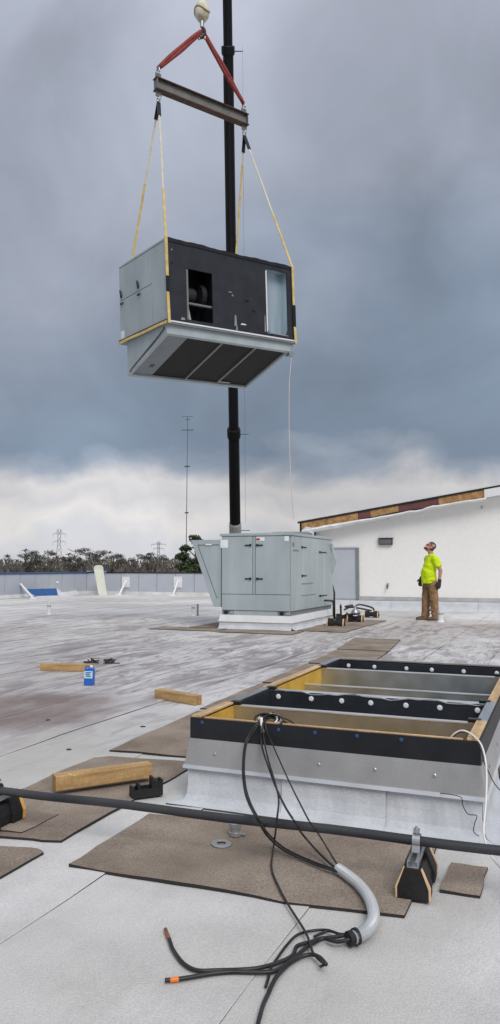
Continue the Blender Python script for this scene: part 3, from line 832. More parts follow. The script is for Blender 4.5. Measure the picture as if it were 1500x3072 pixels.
# the tails that come out of it
def tail(label, pts, r, extra=None):
    t = thing('cable_tail', label, 'cable', P(*pts[0], 0))
    o_ = P(*pts[0], 0)
    pp = [P(a, b, r + .006 + .022 * max(0, 1 - k / 2.5)) - o_ for k, (a, b) in enumerate(pts)]
    path = cr(pp, 6)
    MB().tube(path, r, 8).build('sheath', 'cable', t, smooth=True)
    if extra:
        mt, nm, a, b, rr = extra
        n = len(path); MB().tube(path[int(a * (n - 1)):int(b * (n - 1)) + 1], r * rr, 8).build(nm, mt, t, smooth=True)
    return t
tail('black cable tail bent up to a bare copper end', [(1050, 2803), (1010, 2810), (962, 2816), (935, 2825), (892, 2838), (878, 2866), (840, 2886), (790, 2901), (740, 2908), (650, 2911), (590, 2911), (550, 2890), (520, 2850), (508, 2818), (496, 2788)], .0066, ('copper', 'bare_end', .94, 1.0, 1.04))
tail('black cable tail with an orange tape band near its end', [(1050, 2818), (1010, 2825), (970, 2816), (925, 2838), (880, 2876), (835, 2908), (795, 2917), (700, 2915), (640, 2920), (570, 2932), (530, 2938), (495, 2941)], .0066, ('orange_tape', 'tape_band', .905, .965, 1.14))
tail('thin black cable tail arching over the others to a stub', [(1050, 2800), (1020, 2802), (980, 2790), (930, 2793), (890, 2806), (860, 2836), (835, 2870), (815, 2900), (805, 2935), (797, 2960)], .0045)
tail('short black cable stub curling back beside the conduit end', [(1048, 2810), (1012, 2800), (985, 2793), (965, 2800), (942, 2810)], .0045)
tail('black cable running off from the hooked end towards the bare roof', [(978, 2893), (957, 2871), (927, 2864), (879, 2882), (832, 2927), (802, 2987), (788, 3020), (772, 3080), (750, 3180), (700, 3330)], .0066)
# thin wires at the right corner of the curb
wq = lambda l: [A(*q) for q in l]
bow('white_wire', 'white wire looped over the right corner of the open curb', [G(KW - .16, .09, .37), G(KW - .13, .05, .44), G(KW - .085, .035, .478), G(KW - .04, .02, .474)] + wq([(1440, 2228, 3.50), (1455, 2272, 3.46), (1460, 2330, 3.42), (1458, 2400, 3.36), (1455, 2440, 3.30), (1451, 2490, 3.22), (1456, 2525, 3.14), (1472, 2565, 3.04), (1502, 2604, 2.96), (1560, 2680, 2.80)]), .0042, 'white_wire', cat='wire')
bow('black_wire', 'thin black wire hanging beside the white one at the curb corner', [G(KW - .15, .10, .37), G(KW - .12, .06, .44), G(KW - .08, .045, .470), G(KW - .03, .03, .462)] + wq([(1443, 2250, 3.52), (1453, 2290, 3.48), (1463, 2310, 3.46), (1480, 2345, 3.50), (1502, 2372, 3.55), (1540, 2400, 3.6)]), .0025, 'cable', cat='wire')
bow('black_wire', 'thin black wire dropping from under the metal skirt to the roof', [G(KW - .17, -.035, .20)] + wq([(1380, 2390, 3.42), (1388, 2415, 3.40), (1404, 2442, 3.37), (1430, 2447, 3.36), (1424, 2470, 3.34), (1421, 2495, 3.3), (1437, 2508, 3.36)]), .002, 'cable', cat='wire')

# ================================================================== PIPE AND ITS SUPPORTS
pa, pb = P(-260, 2340, .185), P(1720, 2577, .185)
pd_ = (pb - pa).normalized()
pr = thing('gas_pipe', 'long dark steel pipe on rubber block supports across the roof', 'pipe', pa, math.atan2(pd_.y, pd_.x))
Lp = (pb - pa).length
MB().tube([(Lp * k / 20, 0, .003 * math.sin(k)) for k in range(21)], .0185, 14).build('pipe_run', 'pipe', pr, smooth=True)
def on_pipe(px):
    best = min((abs(proj(pa + pd_ * (Lp * k / 2000))[0] - px), k) for k in range(2001))
    return pa + pd_ * (Lp * best[1] / 2000)
MB().cyl((0, 0, 0), (.05, 0, 0), .026, .026, 14)
def support(label, loc, rz, s=1.0, stripe='stripe_pale', group=None, top=True):
    t = thing('pipe_support', label, 'pipe support', loc, rz, group)
    # x along the pipe, y across; a rubber block with a trapezoid end at each side and a low bridge between
    sec = [(-.062, 0), (.062, 0), (.062, .045), (.032, .115), (-.032, .115), (-.062, .045)]
    sc = lambda pts: [(a * s, b * s) for a, b in pts]
    for a, b in ((-.135, -.045), (.045, .135)):
        MB().prism(sc(sec), 1, a * s, b * s).build('rubber_block', 'rubber', t, .004 * s)
    MB().prism(sc([(-.050, .012), (.050, .012), (.050, .05), (.030, .095), (-.030, .095), (-.050, .05)]), 1, -.05 * s, .05 * s).build('bridge', 'rubber', t)
    for a, b in ((-.1375, -.118), (.118, .1375)):
        for sg in (1, -1):
            q = [(sg * .0635, .004), (sg * .0650, .045), (sg * .0345, .115), (sg * .031, .114), (sg * .058, .044), (sg * .0585, .004)]
            MB().prism(sc(q), 1, a * s, b * s).build('reflective_stripe', stripe, t)
    if top:
        m_ = MB()
        m_.box((-.021 * s, -.13 * s, .115 * s), (.021 * s, .13 * s, .119 * s)).box((-.021 * s, -.13 * s, .119 * s), (-.017 * s, .13 * s, .140 * s)).box((.017 * s, -.13 * s, .119 * s), (.021 * s, .13 * s, .140 * s))
        m_.box((-.017 * s, -.13 * s, .137 * s), (-.010 * s, .13 * s, .140 * s)).box((.010 * s, -.13 * s, .137 * s), (.017 * s, .13 * s, .140 * s))
        m_.build('strut_channel', 'steel', t)
        m_ = MB(); pz = (.185 - .012)
        arc = [(-.028 * math.cos(a) , pz + .025 * math.sin(a)) for a in [R(k) for k in range(-30, 211, 20)]]
        pts = [Vector((0, y, z)) for y, z in arc]
        pts = [Vector((0, -.036, .138))] + pts + [Vector((0, .036, .138))]
        m_.ribbon(pts, (1, 0, 0), .030, .003)
        m_.build('pipe_clamp', 'steel', t)
        MB().cyl((0, 0, pz + .02), (0, 0, pz + .052), .006, .006, 8).box((-.012, -.012, pz + .032), (.012, .012, pz + .043)).build('clamp_bolt', 'steel', t)
    return t
sr = on_pipe(1250); sr.z = .012
ang = math.atan2(pd_.y, pd_.x)
support('black rubber pipe support with strut and clamp next to the square pad', sr, ang)
sl = on_pipe(-8); sl.z = .020
support('black rubber pipe support with amber stripe on the mat with the small patch', sl, ang, stripe='stripe')

# ================================================================== LOOSE THINGS ON THE ROOF
def lumber(label, a, b, w, h, z=.0, tape=False):
    a, b = Vector(a), Vector(b); L = (b - a).length
    t = thing('timber_offcut', label, 'timber', (a + b) / 2 + Vector((0, 0, z)), math.atan2(b.y - a.y, b.x - a.x), 'timber offcuts on the roof')
    m_ = MB().box((-L / 2, 0, 0), (L / 2, w, h)); m_.mi = [0, 0, 0, 1, 0, 1]
    m_.build('beam', ['wood', 'wood_end'], t, .004)
    return t
l1 = lumber('longest timber offcut lying diagonally on the brown mat by the pipe', P(167, 2386, .02), P(458, 2343, .02), .085, .078, .019)
l2 = lumber('stubby timber offcut on bare roof left of the open curb', P(463, 2096), P(585, 2118), .085, .085, .004)
l3 = lumber('pale timber offcut on the stained roof touching the blue jug', P(120, 2013), P(272, 2017), .09, .085, .004)
tp_ = MB(); tb = l1.location
for k in range(3):
    pts = [(.028 * math.cos(a) + .012 * k, .02 * math.sin(a), .0035 + .006 * k + .004 * math.sin(a * 2)) for a in [R(j * 24 + 40 * k) for j in range(14)]]
    tp_.tube(pts, .0035, 5)
o = tp_.build('strap_scrap', 'yellow_strap', smooth=True); o.location = P(205, 2330, .1) ; o.location.z = .099
tag(o, 'small curl of yellow strap resting on the longest timber offcut', 'strap')
# blue jug
jp = P(268, 2056)
jg = thing('solvent_jug', 'small blue jug with pale label and white cap beside the timber', 'jug', (jp.x, jp.y, .003), R(-8))
m_ = MB(); m_.hexa([(-.05, -.035, 0), (.05, -.035, 0), (.05, .035, 0), (-.05, .035, 0), (-.05, -.035, .165), (.05, -.035, .165), (.05, .035, .165), (-.05, .035, .165)])
m_.hexa([(-.05, -.035, .165), (.05, -.035, .165), (.05, .035, .165), (-.05, .035, .165), (.0, -.02, .185), (.042, -.02, .185), (.042, .02, .185), (.0, .02, .185)])
m_.build('body', 'jug_blue', jg, .008)
MB().box((-.046, -.0375, .075), (.046, -.0352, .150)).build('label_panel', 'jug_label', jg, .002)
for k, (a, b) in enumerate(((-.03, .03), (-.03, .015), (-.025, .03))):
    MB().box((a, -.0390, .128 - k * .018), (b, -.0378, .139 - k * .018)).build('label_print', 'jug_print', jg)
MB().lathe((.02, 0, .183), [(.015, 0), (.017, .004), (.017, .02), (.012, .024)], 12).build('cap', 'white_metal', jg)
MB().tube(cr([(-.04, 0, .165), (-.045, 0, .185), (-.02, 0, .196), (.0, 0, .188)]), .007, 6).build('handle', 'jug_blue', jg, smooth=True)
# torn scraps
def scrap(label, p, s, seed):
    rng = random.Random(seed); m_ = MB()
    for k in range(9):
        a = rng.uniform(0, 6.28); r = s * rng.uniform(.2, 1)
        b = Vector((r * math.cos(a), r * .5 * math.sin(a), 0))
        m_.tube(cr([b, b + Vector((rng.uniform(-s, s) * .5, rng.uniform(-s, s) * .3, rng.uniform(.01, .05))), b + Vector((rng.uniform(-s, s) * .8, rng.uniform(-s, s) * .4, rng.uniform(.0, .06)))], 3), rng.uniform(.005, .012), 5)
    m_.hexa([(-s, -.03, 0), (s, -.04, 0), (s * .8, .03, 0), (-s * .9, .04, 0), (-s, -.03, .006), (s, -.04, .008), (s * .8, .03, .006), (-s * .9, .04, .008)])
    o = m_.build('scrap_pile', 'scrap'); o.location = p
    tag(o, label, 'debris')
scrap('dark heap of torn scraps lying alone on the stained roof', P(336, 1990, .004), .11, 3)
q = P(272, 1992, .004); q.y += .12
scrap('twisted dark scraps behind the end of the pale timber', q, .09, 4)
# black plastic cradle
cp = P(438, 2394, .0)
cr_ = thing('plastic_cradle', 'empty black plastic cradle bracket between pipe and curb', 'bracket', (cp.x, cp.y, .012), R(24))
MB().box((-.085, -.03, 0), (.085, .03, .012)).build('base', 'rubber', cr_, .003)
MB().box((-.085, -.032, .0), (.085, -.027, .045)).build('side_flange', 'rubber', cr_)
MB().box((-.085, .027, .0), (.085, .032, .05)).build('side_flange', 'rubber', cr_)
for x, h in ((-.085, .060), (-.052, .075), (.025, .10), (.075, .085)):
    MB().box((x, -.03, .008), (x + .012, .03, h)).build('prong', 'rubber', cr_, .002)
MB().prism([(-.03, .045), (.03, .045), (.03, .08), (.015, .065), (-.015, .065), (-.03, .08)], 0, .037, .075).build('saddle', 'rubber', cr_)
# coupling and washer ring
gp = P(706, 2519)
cg = thing('pipe_coupling', 'short shiny metal coupling standing on the large brown mat', 'coupling', (gp.x, gp.y, .019))
MB().lathe((0, 0, 0), [(.022, 0), (.024, .002), (.024, .014), (.020, .016), (.020, .032), (.025, .034), (.025, .048), (.018, .05), (.016, .03)], 16).build('sleeve', 'steel', cg, smooth=False)
MB().cyl((.022, -.006, .008), (.036, -.012, .008), .005, .005, 8).build('set_screw', 'steel', cg)
cg.scale = (1.25, 1.25, 1.2)
wp_ = P(664, 2546)
ws = MB().lathe((0, 0, 0), [(.020, 0), (.045, 0), (.045, .003), (.040, .005), (.022, .005), (.020, .003)], 24)
ws.f.pop(); ws.mi.pop(); ws.f.pop(); ws.mi.pop()
o = ws.build('washer_ring', 'galv_dull', smooth=False); o.location = (wp_.x, wp_.y, .021); o.rotation_euler = (R(3), R(2), 0)
tag(o, 'flat grey metal washer ring on the large brown mat', 'washer')
rng = random.Random(11)
for k, (a, b, lab) in enumerate(((143, 2162, 'dark leaf-like chip on the bare roof below the stain'), (208, 2251, 'small dark chip on bare roof above the timber mat'), (1150, 2525, 'small dark chip at the edge of the large mat'), (427, 2182, 'small dark chip near the long roof seam'))):
    m_ = MB(); s = .02
    pts = [(s * rng.uniform(.6, 1.3) * math.cos(a_), s * .5 * rng.uniform(.6, 1.3) * math.sin(a_)) for a_ in [j * 1.05 for j in range(6)]]
    m_.prism(pts, 2, 0, .006)
    o = m_.build('debris_chip', 'scrap'); p_ = P(a, b); o.location = (p_.x, p_.y, .004 if k != 2 else .021)
    tag(o, lab, 'debris')

# vent pipes
def vent(px, py, h, r_, label, cap=True):
    p_ = P(px, py)
    t = thing('vent_pipe', label, 'vent pipe', (p_.x, p_.y, 0), 0, 'white vent pipes on the roof')
    MB().lathe((0, 0, 0), [(r_ * 1.5, 0), (r_ * 1.15, .025), (r_ * 1.08, .05), (r_, .055), (r_, h), (r_ * .85, h), (r_ * .85, h - .05)], 14).build('pipe_stub', 'white_membrane', t, smooth=False)
    if cap: MB().lathe((0, 0, h - .10), [(r_ * 1.02, 0), (r_ * 1.15, .01), (r_ * 1.15, .03), (r_ * 1.02, .04)], 14).build('clamp_band', 'galv_dull', t)
    return t
vent(147, 1843, .30, .045, 'white vent pipe alone on the roof in front of the blue trough')
vent(580, 1848, .29, .045, 'white vent pipe with dark strip near the slanted hood', True)
vent(1322, 1866, .27, .06, 'white vent pipe behind the heels of the worker')
dk = P(592, 1848); MB
m_ = MB().box((0, 0, 0), (.05, .05, .30)); o = m_.build('vent_strip', 'casing_dark'); o.location = (dk.x - .02, dk.y + .02, 0.0)
tag(o, 'dark grey post standing against the white vent pipe near the hood', 'post')
# small black gooseneck by the far parapet
gk = P(594, 1784)
t = thing('gooseneck_vent', 'black gooseneck vent standing at the foot of the far parapet', 'vent', (gk.x, gk.y, 0))
MB().lathe((0, 0, 0), [(.2, 0), (.16, .1), (.08, .16), (.08, .22)], 12).build('base', 'white_membrane', t)
MB().tube(cr([(0, 0, .2), (0, 0, .32), (-.06, -.02, .40), (-.17, -.05, .36), (-.2, -.06, .28)]), .055, 8).build('neck', 'handle', t, smooth=True)
# blue trough, cream panel, white sheet
def trough(label, px0, px1, py0, py1, w, h, mats, open_=True):
    a, b = P(px0, py0), P(px1, py1); L = (b - a).length
    t = thing('metal_trough', label, 'sheet metal', a, math.atan2(b.y - a.y, b.x - a.x))
    sec = [(0, 0), (w, 0)]
    MB().hexa([(0, 0, .0), (L, 0, .0), (L, w, 0), (0, w, 0), (0, 0, .02), (L, 0, .02), (L, w, .02), (0, w, .02)]).build('tray_bottom', mats[1], t)
    MB().hexa([(.0, w * .5, .02), (L, w * .5, .02), (L, w * .52, .02), (0, w * .52, .02), (-.10, w * 1.0, h), (L + .14, w * 1.0, h), (L + .14, w * 1.03, h), (-.10, w * 1.03, h)]).build('tray_back', mats[0], t)
    MB().hexa([(0, -.012, 0), (L, -.012, 0), (L, 0, 0), (0, 0, 0), (0, -.05, h * .28), (L, -.05, h * .28), (L, -.038, h * .28), (0, -.038, h * .28)]).build('tray_lip', mats[1], t)
    for x, dx in ((0, -.10), (L, .14)):
        MB().add([(x, -.02, 0), (x, w * .5, .01), (x + dx, w, h), (x + dx * .4, -.03, h * .3)], [(0, 1, 2, 3)]).build('tray_end', 'white_metal', t).modifiers.new('thick', 'SOLIDIFY').thickness = .01
    return t
trough('bent metal trough with bright blue inside lying below the parapet', 106, 190, 1796, 1793, .7, .36, ('blue_sheet', 'white_metal'))
a, b = P(188, 1791), P(265, 1779)
t = thing('metal_sheet', 'long white bent sheet lying at the end of the blue trough', 'sheet metal', a, math.atan2(b.y - a.y, b.x - a.x))
L = (b - a).length
MB().hexa([(0, 0, 0), (L, 0, 0), (L, .25, 0), (0, .25, 0), (-.05, .1, .16), (L, .1, .20), (L, .14, .20), (-.05, .14, .16)]).build('folded_edge', 'white_metal', t)
MB().hexa([(0, .14, .02), (L, .14, .02), (L, .6, .02), (0, .6, .02), (0, .14, .16), (L, .14, .2), (L, .6, .05), (0, .6, .05)]).build('flat_sheet', 'cream_sheet', t)
a = P(297, 1786); b = P(321, 1785)
t = thing('leaning_sheet', 'tall cream sheet standing against the corner of the parapet', 'panel', a, math.atan2(b.y - a.y, b.x - a.x))
w_ = (b - a).length
hh = (1786 - 1708) * a.y / FPX
MB().hexa([(0, 0, 0), (w_, 0, 0), (w_, .03, 0), (0, .03, 0), (.02, .35, hh), (w_ + .09, .35, hh), (w_ + .09, .38, hh), (.02, .38, hh)]).build('face_sheet', 'cream_sheet', t)
MB().prism([(.02 + (w_ + .07) * (.5 - .5 * math.cos(R(k))), hh - .01 + .19 * math.sin(R(k)) ** .7) for k in range(180, -1, -15)], 1, .345, .385).build('rounded_top', 'cream_sheet', t)
MB().hexa([(w_, .0, 0), (w_ + .05, .2, 0), (w_ + .05, .24, 0), (w_, .03, 0), (w_ + .09, .34, hh), (w_ + .14, .5, hh), (w_ + .14, .54, hh), (w_ + .09, .38, hh)]).build('folded_side', 'blue_coping', t)

# ================================================================== STANDING ROOFTOP UNIT
un = thing('rooftop_unit', 'pale grey rooftop air unit standing on its curb with slanted side hood', 'rooftop unit', UC, GA)
# local: x runs u (negative to the left), y away; near right corner at origin
UW, ULn, ZB, ZT = 1.48, 2.88, .375, 1.90
def up(name, mt, fn, bevel=0.0, parent=None, smooth=False):
    m_ = MB(); fn(m_); return m_.build(name, mt, parent or un, bevel, smooth)
for side, (q0, q1) in {'f': ((-UW, 0), (0, 0)), 'r': ((0, 0), (0, ULn)), 'l': ((-UW, ULn), (-UW, 0)), 'b': ((0, ULn), (-UW, ULn))}.items():
    a, b = Vector((*q0, 0)), Vector((*q1, 0)); d = (b - a).normalized(); nrm = Vector((d.y, -d.x, 0))
    L = (b - a).length; k = 2 if L < 2 else 3
    for j in range(k):
        s0, s1 = L * j / k, L * (j + 1) / k
        pr_ = [(.03, .17), (.035, .08), (.06, .03), (.14, .008)]
        m_ = MB()
        for (o1, z1), (o2, z2) in zip(pr_[:-1], pr_[1:]):
            e = .04
            m_.add([a + d * (s0 - e) + nrm * o1 + Vector((0, 0, z1)), a + d * (s1 + e) + nrm * (o1 + .004 * (j % 2)) + Vector((0, 0, z1)), a + d * (s1 + e) + nrm * (o2 + .004 * (j % 2)) + Vector((0, 0, z2)), a + d * (s0 - e) + nrm * o2 + Vector((0, 0, z2))], [(0, 1, 2, 3)])
        m_.build('curb_flashing', 'flashing', un)
up('curb', 'galv_dull', lambda m: m.box((-UW - .02, -.02, .0), (.02, ULn + .02, .15)))
up('curb_skirt', 'white_metal', lambda m: m.hexa([(-UW - .05, -.05, .15), (.05, -.05, .15), (.05, ULn + .05, .15), (-UW - .05, ULn + .05, .15), (-UW - .02, -.02, .285), (.02, -.02, .285), (.02, ULn + .02, .285), (-UW - .02, ULn + .02, .285)]))
up('base_rail', 'casing_dark', lambda m: m.box((-UW + .01, .01, .285), (-.01, ULn - .01, ZB)))
up('base_rail_face', 'casing', lambda m: m.box((-UW + .27, -.004, .289), (-.27, .012, ZB - .004)))
for x in (-UW + .06, -UW + .19, -.22, -.09):
    up('lifting_lug', 'black' if x in (-UW + .06, -.22) else 'galv', lambda m: m.box((x, -.012, .30), (x + .075, .015, .36)), .004)
up('casing_core', 'casing', lambda m: m.box((-UW + .006, .006, ZB), (-.006, ULn - .006, ZT - .02)))
up('lid', 'casing', lambda m: m.box((-UW - .03, -.035, ZT - .035), (.035, ULn + .03, ZT + .02)), .008)
up('lid_crown', 'casing', lambda m: m.hexa([(-UW, 0, ZT + .02), (0, 0, ZT + .02), (0, ULn, ZT + .02), (-UW, ULn, ZT + .02), (-UW * .55, .5, ZT + .05), (-UW * .45, .5, ZT + .05), (-UW * .45, ULn - .5, ZT + .05), (-UW * .55, ULn - .5, ZT + .05)]))
# front: two doors over one low panel
def hndl(parent, x, y, z, dx, dy, horiz=True, s=1.0):
    m_ = MB()
    m_.box((x - .02, y - .02, z - .022), (x + .02, y + .02, z + .022))
    m_.hexa([(min(x, x + dx), min(y, y + dy) - .012, z - .014), (max(x, x + dx), min(y, y + dy) - .012, z - .014), (max(x, x + dx), max(y, y + dy) + .012, z - .014), (min(x, x + dx), max(y, y + dy) + .012, z - .014),
             (min(x, x + dx), min(y, y + dy) - .012, z + .010), (max(x, x + dx), min(y, y + dy) - .012, z + .010), (max(x, x + dx), max(y, y + dy) + .012, z + .010), (min(x, x + dx), max(y, y + dy) + .012, z + .010)])
    return m_.build('handle', 'handle', parent, .003)
def fx(px): # front pixel column -> local x
    q = PL(px, 1720, UC, V) - UC; return q.dot(U)
def rz_(px):
    q = PL(px, 1720, UC, U) - UC; return q.dot(V)
ZD = .375 + (1836 - 1786) * 14.74 / FPX
xl, xm, xm2, xr = fx(660), fx(759), fx(767), -.012
d1 = up('door', 'casing', lambda m: m.box((-UW + .012, -.022, ZD), (xm - .004, .004, ZT - .045)), .004)
d2 = up('door', 'casing', lambda m: m.box((xm2 + .004, -.022, ZD), (-.010, .004, ZT - .045)), .004)
up('door_post', 'seam', lambda m: m.box((xm - .004, -.004, ZD), (xm2 + .004, .005, ZT - .045)))
up('door_post_face', 'casing', lambda m: m.box((xm + .010, -.016, ZD), (xm2 - .010, .002, ZT - .045)))
up('low_panel', 'casing', lambda m: m.box((-UW + .012, -.020, ZB + .006), (-.010, .004, ZD - .010)), .004)
up('panel_joint', 'seam', lambda m: m.box((-UW + .012, -.004, ZD - .010), (-.010, .003, ZD)))
for py in (1639, 1740):
    zz_ = .375 + (1836 - py) * 14.9 / FPX
    hndl(d1, xm - .045, -.028, zz_, -.12, 0); hndl(d2, xm2 + .045, -.028, zz_, .12, 0)
up('placard', 'sticker', lambda m: m.box((fx(660) + .02, -.026, .375 + (1836 - 1650) * 15.2 / FPX), (fx(685), -.0225, .375 + (1836 - 1626) * 15.2 / FPX)), .0, d1)
up('sticker', 'sticker', lambda m: m.box((fx(770), -.0255, ZT - .135), (fx(795), -.0225, ZT - .065)), 0, d2)
up('sticker_mark', 'red_mark', lambda m: m.box((fx(770), -.0275, ZT - .125), (fx(781), -.0258, ZT - .085)), 0, d2)
up('sticker', 'sticker', lambda m: m.box((fx(855), -.0255, ZT - .145), (fx(868), -.0225, ZT - .05)), 0, d2)
# right side panels
v1, v2, v3 = rz_(900), rz_(944), rz_(965)
def rp(name, a, b, z0, z1, off=.02): return up(name, 'casing', lambda m: m.box((-.004, a, z0), (off, b, z1)), .004)
rp('side_panel', .012, v1 - .006, ZB + .006, ZT - .045)
d3 = rp('door', v1 + .006, v2 - .012, ZB + .29, ZT - .045, .024)
rp('side_panel', v1 + .006, v2 - .012, ZB + .006, ZB + .278)
rp('side_panel', v2 + .006, v3 - .008, ZB + .006, ZT - .045)
d4 = rp('door', v3 + .008, ULn - .02, ZB + .006, ZT - .045, .024)
for v in (v1, v2 - .003, v3): up('panel_joint', 'seam', lambda m: m.box((-.003, v - .012, ZB + .006), (.006, v + .012, ZT - .045)))
for py in (1642, 1727): hndl(d3, .032, v1 + .05, 1.25 + (1700 - py) * 15.4 / FPX, 0, .28)
for py in (1657, 1786): hndl(d4, .032, v3 - .22, 1.25 + (1700 - py) * 16.6 / FPX, 0, .5)
up('recess_lip', 'casing_dark', lambda m: m.box((.022, v1 + .03, 1.25 + (1700 - 1752) * 15.5 / FPX), (.03, v2 - .2, 1.25 + (1700 - 1749) * 15.5 / FPX)), 0, d3)
# maker's marks, too small to read
for k in range(5):
    up('lettering', 'text_dark', lambda m: m.box((.021, .10 + k * .075, 1.25 + (1700 - 1652) * 14.9 / FPX - .012), (.0225, .155 + k * .075, 1.25 + (1700 - 1652) * 14.9 / FPX + (.022 if k % 2 else .014))))
up('emblem', 'text_dark', lambda m: m.lathe((.020, .12, 1.25 + (1700 - 1634) * 14.9 / FPX), [(.03, 0), (.05, 0), (.05, .004), (.03, .004)], 14, (1, 0, 0)))
# small rain hood on the far end of the right side
up('rain_hood', 'casing', lambda m: m.prism([(.02, 1.70), (.05, 1.66), (.125, 1.42), (.11, 1.36), (.02, 1.06)], 1, ULn - .10, ULn + .02), .006)
up('drain_bracket', 'galv', lambda m: m.box((.02, ULn - .25, 1.70), (.09, ULn - .15, 1.76)))
# slanted intake hood on the left side
zH0, zH1 = ZB + .06, ZT - .10
tx, bx = .70, .17
hood = up('intake_hood', 'casing', lambda m: m.prism([(-UW, zH0), (-UW, zH1), (-UW - tx, zH1), (-UW - tx + .02, zH1 - .06), (-UW - bx, zH0)], 1, .0, 1.75), .008)
# raised border on the hood's near side
m_ = MB()
def hpt(a, b): return (-UW - a, b)
outer = [hpt(.01, zH0 + .0), hpt(.01, zH1 - .002), hpt(tx - .01, zH1 - .002), hpt(tx - .03, zH1 - .06), hpt(bx + .0, zH0 + .0)]
inner = [hpt(.05, zH0 + .17), hpt(.05, zH1 - .10), hpt(tx - .16, zH1 - .10), hpt(tx - .165, zH1 - .13), hpt(.10, zH0 + .17)]
for i in range(5):
    j = (i + 1) % 5
    o_, p_, q_, r_ = outer[i], outer[j], inner[j], inner[i]
    m_.hexa([(o_[0], -.014, o_[1]), (p_[0], -.014, p_[1]), (q_[0], -.014, q_[1]), (r_[0], -.014, r_[1]), (o_[0], -.001, o_[1]), (p_[0], -.001, p_[1]), (q_[0], -.001, q_[1]), (r_[0], -.001, r_[1])])
m_.build('hood_border', 'casing', hood)
MB().tube([(inner[k][0], -.008, inner[k][1]) for k in (1, 2, 3, 4)], .007, 5).build('hood_seam', 'seam', hood)
MB().box((-UW - .008, -.018, zH0), (-UW + .006, -.002, zH1)).build('hood_joint', 'seam', hood)
MB().box((-UW - .36, -.02, zH1 - .11), (-UW - .22, -.015, zH1 - .085)).build('hood_tag', 'sticker', hood)
up('rear_hood', 'casing', lambda m: m.prism([(-UW, ZT - .10), (-UW, ZT + .05), (-UW - .35, ZT + .05), (-UW - .42, ZT - .02), (-UW - .36, ZT - .05)], 1, 1.9, ULn - .1), .006)
up('fan_guard', 'casing_dark', lambda m: m.lathe((-UW * .45, 1.9, ZT + .03), [(.5, 0), (.5, .06), (.44, .08), (.40, .06)], 20))
up('roof_cap', 'casing', lambda m: m.box((-.35, .12, ZT + .02), (-.22, .25, ZT + .05)), .004)

# pipes and blocks beside the unit
tr = thing('drain_trap', 'black bent condensate pipe hanging from the side of the grey unit', 'pipe', UC + V * 2.2, GA)
MB().tube(cr([(0, 0, .50), (.08, 0, .50), (.20, .05, .49), (.215, .06, .45), (.215, .06, .20), (.24, .08, .12), (.34, .10, .12), (.37, .10, .16), (.37, .10, .34)], 4), .022, 8).build('trap_pipe', 'cable', tr, smooth=True)
MB().cyl((.37, .10, .34), (.37, .10, .42), .03, .012, 10).build('vent_tip', 'handle', tr)
def blk(px, py, s, label):
    p_ = P(px, py); return support(label, (p_.x, p_.y, .015), GA + R(90), s, 'stripe_pale', 'small pipe blocks beside the grey unit', top=False), p_
_, q1 = blk(1008, 1880, 1.35, 'small black block with pale stripe carrying an upright rod by the unit')
_, q2 = blk(1066, 1867, 1.3, 'small black block under the round pipe fitting by the unit')
_, q3 = blk(1115, 1853, 1.3, 'small black block at the far end of the thin pipes by the unit')
_, q4 = blk(1028, 1861, 1.2, 'small black block with ring beside the flashing of the unit')
pz = Vector((0, 0, .16))
bow('conduit_pipe', 'thin dark pipe joining the small blocks beside the grey unit', [q4 + Vector((.05, .1, .24)), q4 + Vector((.25, .12, .34)), q2 + Vector((-.2, .2, .34)), q2 + Vector((.0, .2, .33)), q3 + Vector((-.3, .0, .32)), q3 + Vector((.0, 0, .25)), q3 + Vector((.06, 0, .17))], .022, 'pipe', cat='pipe')
bow('conduit_pipe', 'lower thin dark pipe between the ring block and the far block', [q4 + Vector((.1, 0, .17)), q2 + Vector((-.15, 0, .18)), q2 + Vector((.1, 0, .2)), q3 + Vector((-.4, -.05, .24)), q3 + Vector((0, -.02, .17))], .022, 'pipe', cat='pipe')
m_ = MB().lathe((0, 0, 0), [(.03, 0), (.09, .01), (.10, .05), (.07, .11), (.03, .14), (.02, .2)], 12)
o = m_.build('pipe_fitting', 'steel', smooth=True); o.location = q2 + Vector((.0, 0, .165)); tag(o, 'round steel fitting on a small black block beside the unit', 'pipe fitting')
rd = MB().tube([(0, 0, 0), (0, 0, .55), (-.03, 0, .72)], [.022, .02, .006], 8); o = rd.build('upright_rod', 'cable', smooth=True); o.location = q1 + Vector((-.03, 0, .155)); tag(o, 'thin black upright rod rising from the nearest small block', 'rod')

# ================================================================== HANGING UNIT
HW, HD, HH = 2.97, 1.81, 1.5
yaw, pit, rol = .639, .029, -.055
Rm = Matrix.Rotation(yaw, 3, 'Z') @ Matrix.Rotation(pit, 3, 'X') @ Matrix.Rotation(rol, 3, 'Y')
HO = Vector((-1.478, 13.146, 5.647))
hu = thing('hoisted_unit', 'rooftop air unit hoisted in slings, one black open side and sloping screened underside', 'rooftop unit', HO)
hu.rotation_euler = Rm.to_euler()
def hl(p): return HO + Rm @ Vector(p)
def hp(name, mt, fn, bevel=0.0, parent=None, smooth=False):
    m_ = MB(); fn(m_); return m_.build(name, mt, parent or hu, bevel, smooth)
hp('top_panel', 'casing', lambda m: m.box((-.01, .0, HH - .04), (HW + .01, HD + .01, HH)), .006)
hp('back_panel', 'casing', lambda m: m.box((0, HD - .04, 0), (HW, HD, HH - .04)), .006)
hp('right_panel', 'casing', lambda m: m.box((HW - .05, .03, 0), (HW, HD - .04, HH - .04)), .006)
hp('left_core', 'casing', lambda m: m.box((.012, .02, 0), (.05, HD - .04, HH - .04)))
